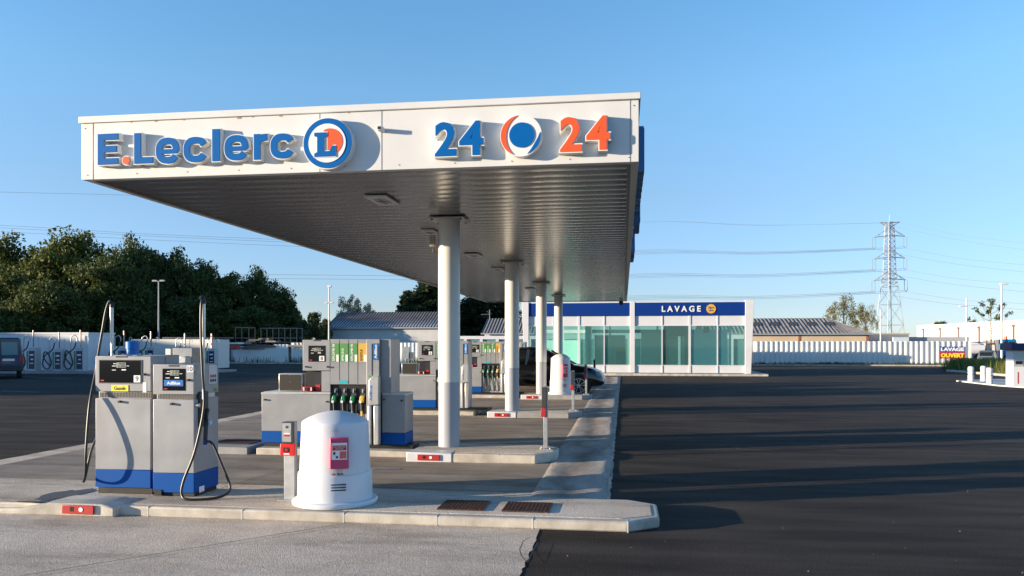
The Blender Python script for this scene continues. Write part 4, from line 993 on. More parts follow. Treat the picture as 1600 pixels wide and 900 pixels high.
# verge in front of fence
sheet('verge', [(-60, 63.3), (60, 63.3), (60, 66), (-60, 66)], .02, GRASS)
mb = MB((0, 63.2, 0)); mb.box(-60, fx1 + 1, 63.05, 63.25, 0, .1); tag(mb.build('kerb', KERB), kind='structure')
# banner LAVAGE OUVERT
q0, q1 = A(1468.5, 560, FY - .1), A(1508, 541.5, FY - .1)
t = thing('banner', 'blue and red LAVAGE OUVERT banner fixed to the white fence', 'banner', (q0.x, FY - .1, q0.z)); zm = (q0.z + q1.z) / 2 + .02
o = (q0.x, FY - .1, q0.z)
mb = MB(o); mb.box(q0.x, q1.x, FY - .11, FY - .095, zm, q1.z); u = mb.build('blue_half', mat('banner_blue', (.01, .07, .32), .5), t)
mb = MB(o); mb.box(q0.x, q1.x, FY - .11, FY - .095, q0.z, zm - .001); l_ = mb.build('red_half', mat('banner_red', (.40, .02, .02), .5), t)
mb = MB(o); put_text(mb, 'LAVAGE', q0.x + .07, q1.x - .07, zm + .08, q1.z - .07, FY - .111, FY - .12, .05); mb.build('lettering', STICK, u)
mb = MB(o); put_text(mb, 'OUVERT', q0.x + .07, q1.x - .07, q0.z + .07, zm - .07, FY - .111, FY - .12, .05); mb.build('lettering', BYEL, l_)
# dark blue notice board left
q0, q1 = A(341, 563.5, FY - .15), A(360, 541.5, FY - .15)
t = thing('notice_board', 'dark blue notice board with pale lines of text on the left fence', 'notice board', (q0.x, FY - .15, q0.z)); o = (q0.x, FY - .15, q0.z)
mb = MB(o); mb.box(q0.x, q1.x, FY - .16, FY - .13, q0.z, q1.z); u = mb.build('board', mat('board_navy', (.01, .015, .10), .5), t)
mb = MB(o)
for j in range(6): mb.box(q0.x + .1, q1.x - .1 - .25 * (j % 3) / 2, FY - .168, FY - .161, q1.z - .38 - j * .12, q1.z - .34 - j * .12)
pieces(mb, 'text_line', STICK, u)
mb = MB(o); mb.box(q0.x + .12, q1.x - .25, FY - .168, FY - .161, q1.z - .18, q1.z - .10); mb.build('heading_line', YEL, u)

# ------------------------------------------------ sheds and far buildings
def roofmat(name, ca, cb, sc):
    m = bpy.data.materials.new(name); m.use_nodes = True; n = m.node_tree; b = n.nodes['Principled BSDF']
    tc = n.nodes.new('ShaderNodeTexCoord'); mp = n.nodes.new('ShaderNodeMapping'); wv = n.nodes.new('ShaderNodeTexWave'); wv.bands_direction = 'X'; wv.inputs['Scale'].default_value = sc; wv.inputs['Distortion'].default_value = .0
    n.links.new(tc.outputs['Object'], wv.inputs[0])
    no = n.nodes.new('ShaderNodeTexNoise'); no.inputs['Scale'].default_value = 1.2; no.inputs['Detail'].default_value = 5; n.links.new(tc.outputs['Object'], no.inputs[0])
    cr = n.nodes.new('ShaderNodeValToRGB'); cr.color_ramp.elements[0].color = (*ca, 1); cr.color_ramp.elements[1].color = (*cb, 1)
    n.links.new(no.outputs[0], cr.inputs[0]); n.links.new(cr.outputs[0], b.inputs['Base Color']); b.inputs['Roughness'].default_value = .85
    return m
def gable(name, label, x0, x1, y0, y1, ze, zr, wm, rm, hipx=0.0, ov=.3, pitch=.3, hip0=0.0, cat='building'):
    """ridge along x; corrugated roof with real ridges"""
    t = thing(name, label, cat, ((x0 + x1) / 2, y0, 0)); o = ((x0 + x1) / 2, y0, 0); ym = (y0 + y1) / 2
    mb = MB(o); mb.prism([(y0, 0), (y1, 0), (y1, ze - .02), (ym, zr - .06) if not hipx else (ym, zr - .3), (y0, ze - .02)], x0, x1, 'x') if not hipx else mb.box(x0, x1, y0, y1, 0, ze - .02)
    mb.build('wall', wm, t)
    v = []; f = []; x = x0 - ov; i = 0; sg = -1
    n_ = int((x1 - x0 + 2 * ov) / pitch) * 4
    for s_ in (-1, 1):
        base = len(v)
        for j in range(n_ + 1):
            xx = x0 - ov + (x1 - x0 + 2 * ov) * j / n_; dz = .035 * math.cos(2 * math.pi * j / 4)
            ridge = zr; 
            e = (xx, ym + s_ * ((y1 - y0) / 2 + ov), ze - .12 + dz)
            # hipped ends: the ridge end pulls in
            rx = min(max(xx, x0 + hip0), x1 - hipx) if (hipx or hip0) else xx
            v += [e, (rx, ym, zr + dz)]
        for j in range(n_): a = base + 2 * j; f.append((a, a + 2, a + 3, a + 1))
    mb = MB(o); mb.add(v, f); r_ = mb.build('roof', rm, t)
    mb = MB(o); mb.box(x0 - ov, x1 + ov, y0 - ov - .12, y0 - ov, ze - .22, ze - .10); mb.build('gutter', GALV, t)
    if hipx:
        mb = MB(o); mb.add([(x1 + ov, ym - (y1 - y0) / 2 - ov, ze - .12), (x1 + ov, ym + (y1 - y0) / 2 + ov, ze - .12), (x1 - hipx, ym, zr)], [(0, 1, 2)]); mb.build('hip_roof', rm, t)
    return t, o
SH1 = mat('shed_roof_dark', (.125, .11, .10), .85, var=.25, vscale=1.5); SH2 = mat('shed_roof_grey', (.20, .19, .18), .85, var=.3, vscale=1.5); TAN = mat('tan_wall', (.50, .40, .30), .85, var=.1, vscale=.6); WW = mat('rough_white_wall', (.50, .50, .50), .85, var=.08, vscale=1)
BY = 76.0
x0, x1 = A(513, 510, BY).x, A(688, 510, BY + 0).x
t, o = gable('storage_shed', 'long pale shed with dark corrugated roof behind the dispensers', x0, x1, BY, BY + 8, A(600, 510, BY).z, A(600, 487.5, BY + 4).z, WW, SH1, ov=.25)
mb = MB(o); mb.box(x0 - .9, x0 - .26, BY + .5, BY + 1.0, 2.2, 3.3); mb.build('side_hatch', GALV, t)
x0, x1 = A(757, 518, BY).x, A(830, 518, BY).x
t, o = gable('house', 'small white house with grey tiled roof and aerial left of the wash building', x0, x1, BY, BY + 7, A(790, 519, BY).z, A(790, 497.5, BY + 3.5).z, WW, mat('house_roof', (.17, .155, .145), .8, var=.2), ov=.3, cat='house')
mb = MB(o); xa = A(765, 500, BY + 3.5).x; za = A(790, 497.5, BY + 3.5).z
mb.tube([(xa, BY + 3.5, za - .1), (xa, BY + 3.5, za + .9)], .03, 6); mb.tube([(xa - .9, BY + 3.5, za + .4), (xa, BY + 3.5, za + .45)], .02, 6); mb.tube([(xa - .25, BY + 3.3, za + .7), (xa + .2, BY + 3.7, za + .5)], .02, 6); mb.build('aerial', GALV, t)
BY2 = 73.0
x0, x1 = A(1100, 519, BY2).x, A(1358, 519, BY2).x
t, o = gable('storage_shed', 'tan walled shed with grey corrugated roof beyond the right fence', x0, x1, BY2, BY2 + 9, A(1250, 519.5, BY2).z, A(1250, 497, BY2 + 4.5).z, TAN, SH2, ov=.25, hipx=2.6, pitch=.35)
mb = MB(o)
for px in (1249, 1355): q = A(px, 525, BY2); mb.box(q.x - .1, q.x + .1, BY2 - .03, BY2 - .005, 0, A(px, 520.5, BY2).z)
pieces(mb, 'brick_pier', mat('brick_red', (.28, .10, .06), .9, var=.2), t)
ze_, zr_ = A(1250, 519.5, BY2).z - .12, A(1250, 497, BY2 + 4.5).z
for px in (1183, 1211, 1239, 1268, 1297):
    q = A(px, 505, BY2 + 2.3); 
    def rp(x, y): return (x, y, ze_ + (zr_ - ze_) * (y - BY2 + .25) / 4.75 + .06)
    mb = MB(o); mb.add([rp(q.x - .45, BY2 + 2.0), rp(q.x + .35, BY2 + 2.0), rp(q.x + .45, BY2 + 3.1), rp(q.x - .35, BY2 + 3.1)], [(0, 1, 2, 3)]); mb.build('skylight', mat('skylight', (.07, .065, .06), .6), t)
q0, q1 = A(1352, 523, 112), A(1420, 523, 112)
t = thing('warehouse', 'low grey flat warehouse seen below the pylon', 'building', (q0.x, 112, 0)); o = (q0.x, 112, 0)
mb = MB(o); mb.box(q0.x, q1.x, 112, 124, 0, q0.z); mb.build('wall', mat('grey_cladding', (.22, .23, .26), .7), t)
mb = MB(o); mb.box(q1.x + .02, q1.x + 8, 113, 123, 0, q0.z - .3); mb.build('extension', mat('grey_cladding2', (.35, .36, .38), .7), t)
mb = MB(o); mb.box(q0.x - .1, q1.x + .1, 111.9, 124.1, q0.z + .01, q0.z + .2); mb.build('roof', mat('cop', (.4, .37, .3), .7), t)
a = A(1408, 527, 90); t = thing('sign_board', 'small pale blue box sign just above the right fence', 'sign', (a.x, 90, 0))
MB().box(-.8, .8, 0, .3, .0, a.z + .0).build('box', mat('pale', (.5, .6, .65), .5), t); MB().box(-.5, .6, -.02, -.001, a.z - 1.1, a.z - .6).build('blue_mark', NAVY, t)
# long white building, oblique
d1 = 139.0; d2_ = 95.0
def cam2w(px, d, z): r = (px - 800) / FPX * d; return Vector((r * math.cos(YAW) - d * math.sin(YAW), r * math.sin(YAW) + d * math.cos(YAW), z))
zt5 = CAMH + 28.3 / FPX * d1
a, c = cam2w(1433, d1, 0), cam2w(1620, zt5 and (zt5 - 1.7) * FPX / 38.5, 0)
dv = (c - a); nrm = Vector((-dv.y, dv.x, 0)).normalized(); c = a + dv * 1.6; dv = c - a
t = thing('long_white_building', 'long plain cream industrial building with brown downpipes at the far right', 'building', a); o = a
mb = MB(o); mb.hexa([a, c, c + nrm * 20, a + nrm * 20] + [q + Vector((0, 0, zt5)) for q in (a, c, c + nrm * 20, a + nrm * 20)]); mb.build('wall', mat('cream_wall', (.74, .68, .58), .8), t)
mb = MB(o); PIP = mat('pipe_brown', (.16, .11, .10), .7)
for px in (1444, 1470, 1499, 1531, 1585):
    # intersect view ray with wall line
    e = cam2w(px, 100, 0); u = Vector((e.x, e.y)); A_ = Vector((a.x, a.y)); D_ = Vector((dv.x, dv.y))
    k = (A_.x * D_.y - A_.y * D_.x) / (u.x * D_.y - u.y * D_.x); q = Vector((u.x * k, u.y * k, 0)) - nrm * .12
    mb.box(q.x - .08, q.x + .08, q.y - .08, q.y + .08, 0, zt5 - .9); mb.box(q.x - .2, q.x + .2, q.y - .15, q.y + .15, zt5 - .89, zt5 - .6)
pieces(mb, 'downpipe', PIP, t)

# ------------------------------------------------ pylon and lines
PD = 267.0; pc = cam2w(1390, PD, 0); MT = mat('pylon_steel', (.30, .31, .32), .6, metal=.3)
def PZ(py): return CAMH + (HOR - py) / FPX * PD
t = thing('electricity_pylon', 'tall grey lattice electricity pylon with three crossarms', 'pylon', pc)
lv = [(0, 4.1), (8, 3.45), (15, 2.8), (21, 2.2), (PZ(428), 1.65), (PZ(405), 1.5), (PZ(385), 1.4), (PZ(362), 1.25), (PZ(347), 1.0)]
mb = MB(); ROT = R(20)
def pr(x, y, z): return (x * math.cos(ROT) - y * math.sin(ROT), x * math.sin(ROT) + y * math.cos(ROT), z)
def seg_(p, q, r_=.09): mb.tube([p, q], r_, 4, cap=False)
for (z0, h0), (z1, h1) in zip(lv[:-1], lv[1:]):
    n_ = 1 if z1 < 24 else 3
    for i in range(n_):
        za, zb_ = z0 + (z1 - z0) * i / n_, z0 + (z1 - z0) * (i + 1) / n_; ha, hb = h0 + (h1 - h0) * i / n_, h0 + (h1 - h0) * (i + 1) / n_
        cs = [(-1, -1), (1, -1), (1, 1), (-1, 1)]
        for k in range(4):
            a, c = cs[k], cs[(k + 1) % 4]
            pa, pb = pr(a[0] * ha / 1.15, a[1] * ha / 1.15, za), pr(a[0] * hb / 1.15, a[1] * hb / 1.15, zb_); qa, qb = pr(c[0] * ha / 1.15, c[1] * ha / 1.15, za), pr(c[0] * hb / 1.15, c[1] * hb / 1.15, zb_)
            seg_(pa, pb, .11); seg_(pa, qb, .05); seg_(qa, pb, .05); seg_(pb, qb, .05)
mb.build('lattice', MT, t)
arms = [(352, 17), (373, 23), (407, 23), (441, 24)]
tips = []
for i, (py, hw) in enumerate(arms):
    mb = MB(); z = PZ(py if i == 0 else py - 11); ztip = PZ(py - 1 if i else 347); L_ = hw / FPX * PD * (1.0 if i else .9); b_ = 1.0
    for s_ in (-1, 1):
        tip = (s_ * L_, 0, ztip - .3 * (i > 0) * s_ + (0.8 if i and s_ > 0 else 0))
        for yy in (-b_, b_):
            seg_((0, yy, z + (1.4 if i else .8)), tip, .08); seg_((0, yy, z - 1.2 if i else z - .8), tip, .09)
            for k in (.3, .6):
                seg_((tip[0] * k, yy * (1 - k), z + (1.4 if i else .8) + (tip[2] - z - (1.4 if i else .8)) * k), (tip[0] * k * 1.2, yy * (1 - k), z - 1.2 + (tip[2] - z + 1.2) * k), .05)
        tips.append((i, s_, tip))
    mb.build('crossarm', MT, t)
    if i:
        mb = MB()
        for (ii, s_, tip) in tips:
            if ii == i:
                for dx in (-.5, .5): mb.tube([(tip[0] + dx, 0, tip[2]), (tip[0] + dx, 0, tip[2] - 3.2)], .10, 5)
                mb.tube([(tip[0] - .6, 0, tip[2] - 3.2), (tip[0], 0, tip[2] - 4.0)], .1, 5); mb.tube([(tip[0] + .6, 0, tip[2] - 3.2), (tip[0], 0, tip[2] - 4.0)], .1, 5)
        pieces(mb, 'insulator', mat('insul', (.22, .24, .27), .4), t)
mb = MB(); mb.tube([(0, 0, PZ(348)), (0, 0, PZ(336))], .08, 4); mb.build('spike', MT, t)
WIRE = mat('wire', (.20, .23, .27), .5)
def wire(pts, label, r_=.05):
    pts = [Vector(p) for p in pts]; o_ = pts[0]; mb = MB(o_); mb.tube(spline(pts, 10), r_, 4, cap=False)
    tag(mb.build('power_line', WIRE), label, 'power line', 'thin overhead power lines')
rows = ['topmost', 'upper', 'middle', 'lowest']
for (i, s_, tip) in tips:
    P0 = pc + Vector(tip) - Vector((0, 0, 4.0 if i else .2))
    Lp = {0: (999, 347), 1: (999, 393 if s_ < 0 else 397), 2: (999, 430 if s_ < 0 else 434), 3: (999, 464 if s_ < 0 else 468)}[i]
    q = cam2w(Lp[0], PD + 20, CAMH + (HOR - Lp[1]) / FPX * (PD + 20)); m_ = (P0 + q) / 2 - Vector((0, 0, 1.0))
    q2 = q + (q - P0) * .9; q2.z = q.z - 3
    for dx in ((0, .9) if i else (0,)):
        e = Vector((0, dx, dx * .6)); wire([P0 + e, m_ + e, q + e, q2 + e], '%s%s power line left from the %s arm tip of the pylon' % ('higher strand of ' if dx else ('lower strand of ' if i else ''), rows[i], 'left' if s_ < 0 else 'right'), .045 if i else .03)
    Rp = {0: (1600, 380 if s_ > 0 else 390), 1: (1600, 414 if s_ > 0 else 425), 2: (1600, 444 if s_ > 0 else 456), 3: (1600, 475 if s_ > 0 else 484)}[i]
    q = cam2w(Rp[0], PD - 30, CAMH + (HOR - Rp[1]) / FPX * (PD - 30)); m_ = (P0 + q) / 2 - Vector((0, 0, .8)); q2 = q + (q - P0) * .5; q2.z = q.z - 4
    wire([P0, m_, q, q2], '%s power line running right from the %s arm tip of the pylon' % (rows[i], 'left' if s_ < 0 else 'right'), .045 if i else .03)
# left lines far over the trees
for lab, ya, yb, yc in (('uppermost', 352, 366, 377), ('second', 356, 369, 381), ('third', 362, 375, 387), ('fourth', 300, 306, 316), ('fifth', 428, 430, 432), ('sixth', 434, 436, 438)):
    D_ = 240; pts = [cam2w(x, D_, CAMH + (HOR - y) / FPX * D_) for x, y in ((-200, ya - 6), (0, ya), (240, yb), (520, yc), (760, yc + 6))]
    if lab == 'fifth' or lab == 'sixth': pts = [cam2w(x, D_, CAMH + (HOR - y) / FPX * D_) for x, y in ((300, ya), (520, yb), (700, yc), (860, yc + 3))]
    wire(pts, '%s thin power line crossing the sky above the left trees' % lab, .04)

# ------------------------------------------------ trees
def leafmat(name, a, b_):
    m = bpy.data.materials.new(name); m.use_nodes = True; n = m.node_tree; p = n.nodes['Principled BSDF']
    g = n.nodes.new('ShaderNodeNewGeometry'); no = n.nodes.new('ShaderNodeTexNoise'); no.inputs['Scale'].default_value = .9; no.inputs['Detail'].default_value = 4
    tc = n.nodes.new('ShaderNodeTexCoord'); n.links.new(tc.outputs['Object'], no.inputs[0])
    ad = n.nodes.new('ShaderNodeMath'); ad.operation = 'MULTIPLY_ADD'; ad.inputs[1].default_value = .35; n.links.new(g.outputs['Random Per Island'], ad.inputs[0]); n.links.new(no.outputs[0], ad.inputs[2])
    cr = n.nodes.new('ShaderNodeValToRGB'); cr.color_ramp.elements[0].position = .4; cr.color_ramp.elements[1].position = .9
    cr.color_ramp.elements[0].color = (*a, 1); cr.color_ramp.elements[1].color = (*b_, 1); n.links.new(ad.outputs[0], cr.inputs[0])
    p.inputs['Roughness'].default_value = .65; p.inputs['Specular IOR Level'].default_value = .25; n.links.new(cr.outputs[0], p.inputs['Base Color'])
    tl = n.nodes.new('ShaderNodeBsdfTranslucent'); n.links.new(cr.outputs[0], tl.inputs[0]); mx = n.nodes.new('ShaderNodeMixShader'); mx.inputs[0].default_value = .25
    n.links.new(p.outputs[0], mx.inputs[1]); n.links.new(tl.outputs[0], mx.inputs[2]); n.links.new(mx.outputs[0], n.nodes['Material Output'].inputs[0])
    return m
LDARK = leafmat('leaf_dark', (.034, .056, .016), (.11, .13, .032)); LOLIVE = leafmat('leaf_olive', (.045, .065, .014), (.15, .16, .035))
LCON = leafmat('needle_dark', (.012, .028, .012), (.045, .065, .022)); LBIRCH = leafmat('leaf_birch', (.07, .08, .02), (.22, .17, .05)); LAUT = leafmat('leaf_autumn', (.38, .24, .10), (.60, .48, .34)); LBUSH = leafmat('leaf_bush', (.03, .055, .02), (.10, .11, .04))
def leaves(centres, radii, n_per, size, seed, flat=.0, droop=0):
    rg = np.random.default_rng(seed); C_ = np.asarray(centres, float); Rr = np.asarray(radii, float)
    k = len(C_); N = k * n_per; idx = np.repeat(np.arange(k), n_per)
    d = rg.normal(size=(N, 3)); d /= np.linalg.norm(d, axis=1)[:, None]
    rad = rg.random(N) ** .55 * Rr[idx]; d[:, 2] *= (1 - flat); pos = C_[idx] + d * rad[:, None]; pos[:, 2] -= droop * rg.random(N) ** 2
    a = rg.normal(size=(N, 3)); a /= np.linalg.norm(a, axis=1)[:, None]; b_ = rg.normal(size=(N, 3)); b_ -= (b_ * a).sum(1)[:, None] * a; b_ /= np.linalg.norm(b_, axis=1)[:, None]
    s_ = size * (.5 + rg.random(N))[:, None]
    V = np.stack([pos - a * s_, pos + b_ * s_ * .55, pos + a * s_, pos - b_ * s_ * .55], 1).reshape(-1, 3)
    return V
def leafmesh(name, V, m):
    n = len(V) // 4; me = bpy.data.meshes.new(name); me.vertices.add(4 * n); me.vertices.foreach_set('co', V.astype(np.float32).ravel())
    me.loops.add(4 * n); me.loops.foreach_set('vertex_index', np.arange(4 * n, dtype=np.int32)); me.polygons.add(n)
    me.polygons.foreach_set('loop_start', np.arange(0, 4 * n, 4, dtype=np.int32)); me.update(calc_edges=True); me.materials.append(m); return me
def broad(seed, H, W, m, clumps=75, n_per=130, size=.15, base=.22, trunkr=.22, loose=1.0, limbs=9, flat=.15):
    rg = random.Random(seed); cs, rs = [], []
    while len(cs) < clumps:
        x, y, z = rg.uniform(-1, 1), rg.uniform(-1, 1), rg.uniform(-1, 1); d = x * x + y * y + z * z
        if d > 1 or d < .12: continue
        top = 1 - .25 * max(0, z)
        cs.append((x * W / 2 * top * rg.uniform(.85, 1.1), y * W / 2 * top, H * (base + (1 - base) / 2) + z * H * (1 - base) / 2 * rg.uniform(.9, 1.03))); rs.append(rg.uniform(.09, .19) * W * loose)
    me = leafmesh('crown', leaves(cs, rs, n_per, size, seed, flat), m)
    mb = MB(); mb.tube(spline([(0, 0, 0), (rg.uniform(-.1, .1), 0, H * .3), (rg.uniform(-.2, .2), rg.uniform(-.2, .2), H * .85)], 5), trunkr, 8, taper=trunkr * .2)
    for i in range(limbs):
        c = cs[rg.randrange(len(cs))]; z0 = min(H * rg.uniform(.2, .6), c[2]); mb.tube(spline([(0, 0, z0), (c[0] * .45, c[1] * .45, z0 + (c[2] - z0) * .6), c], 4), trunkr * .35, 5, taper=trunkr * .06)
    return me, mb
def tree(name, label, loc, mm, group=None, sc=(1, 1, 1), rz=0, cat='tree'):
    me, mb = mm if not callable(mm) else mm()
    t = thing(name, label, cat, loc, rz, group); t.scale = sc
    c = bpy.data.objects.new('crown', me); COL.objects.link(c); c.parent = t
    if isinstance(mb, MB): mb = mb.build('trunk', TRUNK, None, smooth=True).data; bpy.data.objects.remove([o_ for o_ in bpy.data.objects if o_.data == mb][0])
    k = bpy.data.objects.new('trunk', mb); COL.objects.link(k); k.parent = t
    return mb
protos = []
for s_, m in ((1, LDARK), (2, LOLIVE), (3, LDARK), (4, LDARK)):
    me, mb = broad(s_, 10, 8, m, clumps=120, n_per=200, size=.155, base=.05); protos.append([me, mb])
# woodland: px of centre, py of top, width px, distance, prototype, description
wood = [(-75, 385, 130, 84, 1, 'olive tree cut off by the left edge'), (22, 376, 110, 96, 0, 'dark green tree farthest left behind the van'), (12, 425, 100, 78, 1, 'lower olive tree above the blue van'), (118, 364, 130, 86, 1, 'tallest olive tree of the wood'),
        (70, 440, 110, 74, 2, 'low dark tree above the white vacuum wall'), (170, 400, 110, 80, 2, 'dark tree right of the tallest olive tree'), (205, 377, 80, 92, 0, 'tree whose crown rises above the grey two-headed lamp post from the left'), (240, 386, 90, 88, 3, 'dark tree directly behind the two-headed lamp post'),
        (285, 397, 80, 88, 0, 'dark tree right of the two-headed lamp post'), (318, 409, 70, 90, 2, 'dark tree behind the hose mast of pump 10'), (355, 424, 80, 90, 3, 'dark tree above the notice board'), (395, 423, 70, 94, 0, 'loose topped dark tree above the left scaffold frame'),
        (425, 440, 70, 92, 2, 'rounded dark tree above the scaffold'), (450, 468, 50, 92, 3, 'rightmost low dark tree of the wood'), (300, 460, 110, 84, 3, 'low dark understorey tree above the blue silo'), (200, 470, 110, 80, 0, 'low dark tree behind the blue tank'), (390, 480, 100, 86, 2, 'low dark tree behind the scaffold frames')]
for px, py, wpx, D_, pi, lab in wood:
    q = cam2w(px, D_, 0); hh = CAMH + (HOR - py) / FPX * D_; ww = wpx / FPX * D_ * 1.12
    mb2 = tree('broadleaf_tree', lab, q, tuple(protos[pi]), 'trees of the wood on the left', (ww / 8, ww / 8, hh / 10.1), random.uniform(0, 6)); protos[pi][1] = mb2
# woods beyond the left edge of the frame: they shade the left of the place
for i, (x, y, s_) in enumerate(((-92, 58, .8), (-100, 46, .7), (-104, 34, .7), (-108, 70, 1.1), (-96, 24, .65), (-82, 64, 1.2), (-101, 12, .6), (-118, 90, 1.5), (-75, 76, 1.35))):
    mb2 = tree('broadleaf_tree', 'woodland tree beyond the left edge of the view, %s' % ('beside the wood', 'by the lane', 'near the lane bend', 'deep in the wood', 'at the lane corner', 'at the wood edge', 'lone and lowest', 'farthest back', 'next to the olive trees')[i], (x, y, 0), tuple(protos[i % 4]), 'trees of the wood on the left', (s_, s_, s_ * .9), i * 1.3); protos[i % 4][1] = mb2
# conifers
def conifer(seed, H, W, m, tiers=26, per=900):
    rg = np.random.default_rng(seed); cs, rs = [], []
    for i in range(tiers):
        z = H * (.08 + .9 * i / tiers); r_ = W / 2 * (1 - i / tiers) ** .6; nb = max(4, int(13 * (1 - i / tiers)) + 4)
        for k in range(nb):
            a = rg.random() * 6.28; rr_ = r_ * rg.uniform(.6, 1.12)
            for q in np.linspace(.25, 1, 4): cs.append((math.cos(a) * rr_ * q, math.sin(a) * rr_ * q, z + .5 * q * q * (1 if i % 2 else -.4) + rg.normal() * .1)); rs.append(.30 + .38 * (1 - q) + .04 * W)
    me = leafmesh('crown', leaves(cs, rs, 44, .16, seed, .35), m)
    mb = MB(); mb.tube([(0, 0, 0), (0, 0, H * .95)], .2, 8, taper=.04); return me, mb
cf = list(conifer(11, 10, 7, LCON)); cf2 = list(conifer(12, 10, 6, LCON))
CF = [(668, 442, 120, 88, 0, 'tall dark conifer rising behind the pale shed'), (636, 458, 60, 90, 1, 'narrower conifer left of the tall one behind the shed'), (748, 455, 120, 92, 0, 'dark conifer between the first and second columns'), (790, 462, 90, 92, 1, 'dark conifer just left of the second column'), (822, 492, 40, 94, 0, 'conifer top between second column and wash building post')]
for px, py, wpx, D_, pi, lab in CF:
    q = cam2w(px, D_, 0); hh = CAMH + (HOR - py) / FPX * D_; ww = wpx / FPX * D_; pp = (cf, cf2)[pi]
    pp[1] = tree('conifer', lab, q, tuple(pp), 'dark conifers behind the sheds', (ww / 6.5, ww / 6.5, hh / 9.9), random.uniform(0, 6))
# birches, autumn trees, bushes
b1 = broad(21, 10, 6, LBIRCH, clumps=60, n_per=75, size=.10, base=.25, trunkr=.14, loose=.8, limbs=20, flat=-.4)
q = cam2w(1318, 92, 0); hh = CAMH + (HOR - 453) / FPX * 92; b1m = tree('birch_tree', 'yellow green birch with airy crown behind the tan shed', q, b1, 'birches behind the tan shed', (.72, .72, hh / 10.1))
q = cam2w(1353, 90, 0); hh = CAMH + (HOR - 468) / FPX * 90; tree('birch_tree', 'smaller right hand birch beside the tan shed roof end', q, (b1[0], b1m), 'birches behind the tan shed', (.42, .42, hh / 10.1), 2)
b2 = broad(22, 8, 4, LAUT, clumps=60, n_per=110, size=.10, base=.2, trunkr=.1, loose=.8, limbs=24, flat=-.3)
q = cam2w(547, 98, 0); m2 = tree('autumn_tree', 'thin pinkish autumn tree above the left end of the shed roof', q, b2, 'autumn trees behind the shed', (.95, .95, 1.0))
q = cam2w(572, 98, 0); tree('autumn_tree', 'thin brownish tree right of the pinkish autumn tree', q, (b2[0], m2), 'autumn trees behind the shed', (.75, .75, .88), 2)
b3 = broad(23, 4, 3, LBUSH, clumps=40, n_per=130, size=.10, base=.02, trunkr=.06, limbs=4); m3 = b3[1]
for px, py, wpx, D_, lab in ((490, 481, 40, 78, 'loose green shrub tree between the wood and the shed'), (508, 492, 26, 77, 'green shrub by the left end of the shed'), (474, 494, 30, 80, 'green shrub at the right foot of the wood'), (484, 498, 40, 84, 'low green shrub just above the display tower of dispenser 8'), (1470, 498, 34, 165, 'round green tree top above the long cream building'), (1508, 512, 1, 165, '')):
    if not lab: continue
    q = cam2w(px, D_, 0); hh = CAMH + (HOR - py) / FPX * D_; m3 = tree('shrub', lab, q, (b3[0], m3), None, (wpx / FPX * D_ / 2.9,) * 2 + (hh / 4,), px, 'shrub')
# sapling on the verge
sq = G(1548, 571); me, mb = broad(31, 1, 1, LBUSH, clumps=1, n_per=1)
cs = []; rs = []; mb = MB(); mb.tube([(0, 0, 0), (.02, 0, 2.4), (0, 0, 4.6)], .05, 7, taper=.012); rg = random.Random(5)
for i in range(16):
    z0 = 1.9 + i * .13; a = i * 2.4; L_ = 1.5 - i * .055; tip = (math.cos(a) * L_, math.sin(a) * L_ * .8, z0 + L_ * .85)
    mb.tube(spline([(0, 0, z0), (tip[0] * .55, tip[1] * .55, z0 + L_ * .3), tip], 4), .018, 5, taper=.006)
    if i % 4: 
        cs += [tip, (tip[0] * .8, tip[1] * .8, tip[2] - .12)]; rs += [.22, .15]
cs += [(0, 0, 4.5), (.1, 0, 4.2), (-.1, .1, 3.9)]; rs += [.25, .25, .2]
t = thing('young_tree', 'staked young tree with sparse leaves on the right verge', 'tree', sq); t.scale = (1.1, 1.1, 1.12)
c_ = bpy.data.objects.new('crown', leafmesh('crown', leaves(cs, rs, 22, .075, 5), LBUSH)); COL.objects.link(c_); c_.parent = t
mb.build('trunk', mat('young_bark', (.09, .055, .045), .8), t, smooth=True)
mb = MB()
for x in (-.32, .32): mb.tube([(x * 1.4, 0, 0), (x * .8, 0, 1.75)], .04, 7)
mb.box(-.3, .3, -.03, .03, 1.45, 1.55); pieces(mb, 'stake', TRUNK, t)

# ------------------------------------------------ lamp posts
def lamp(loc, h, label, heads, m=GALV):
    t = thing('street_lamp', label, 'lamp post', loc)
    mb = MB(); mb.tube([(0, 0, 0), (0, 0, h)], .09, 10, taper=.05); mb.build('pole', m, t, smooth=True)
    for (x0, x1, z, th) in heads:
        mb = MB(); mb.box(min(x0, x1), max(x0, x1), -.09, .09, z, z + th); mb.build('lamp_head', m, t, bevel=.02)
WP = mat('lamp_white', (.62, .62, .63), .5)
q = G(1565, 574); D_ = q.y; lamp(q, A(1565, 443, q.y).z, 'tall white street lamp right of the young tree', [(-.1, .42, A(1565, 447, q.y).z + .1, .12)], WP)
q = cam2w(1510, 62, 0); lamp(q, A(1510, 466, q.y).z, 'thin pale lamp post at the right end of the white fence', [(-.55, -.04, A(1510, 479, q.y).z, .08)], WP)
q = cam2w(1376, 80, 0); lamp(q, A(1376, 484, q.y).z, 'thin pale lamp post behind the fence in front of the pylon', [(-.45, -.04, A(1376, 496, q.y).z, .08)], WP)
q = cam2w(514, 70, 0); lamp(q, A(514, 448, q.y).z, 'pale lamp post with side floodlights at the left end of the shed', [(-.12, .22, A(514, 449, q.y).z, .18), (-.35, -.08, A(514, 474, q.y).z, .1), (.08, .42, A(514, 474, q.y).z, .1)], WP)
q = cam2w(248, 66, 0); hh = A(249, 440, q.y).z; lamp(q, hh, 'grey lamp post with two heads in front of the dark wood', [(-.55, -.12, hh, .14), (.12, .55, hh, .14), (-.12, .12, hh - .02, .06)], mat('lamp_grey', (.25, .28, .32), .5))

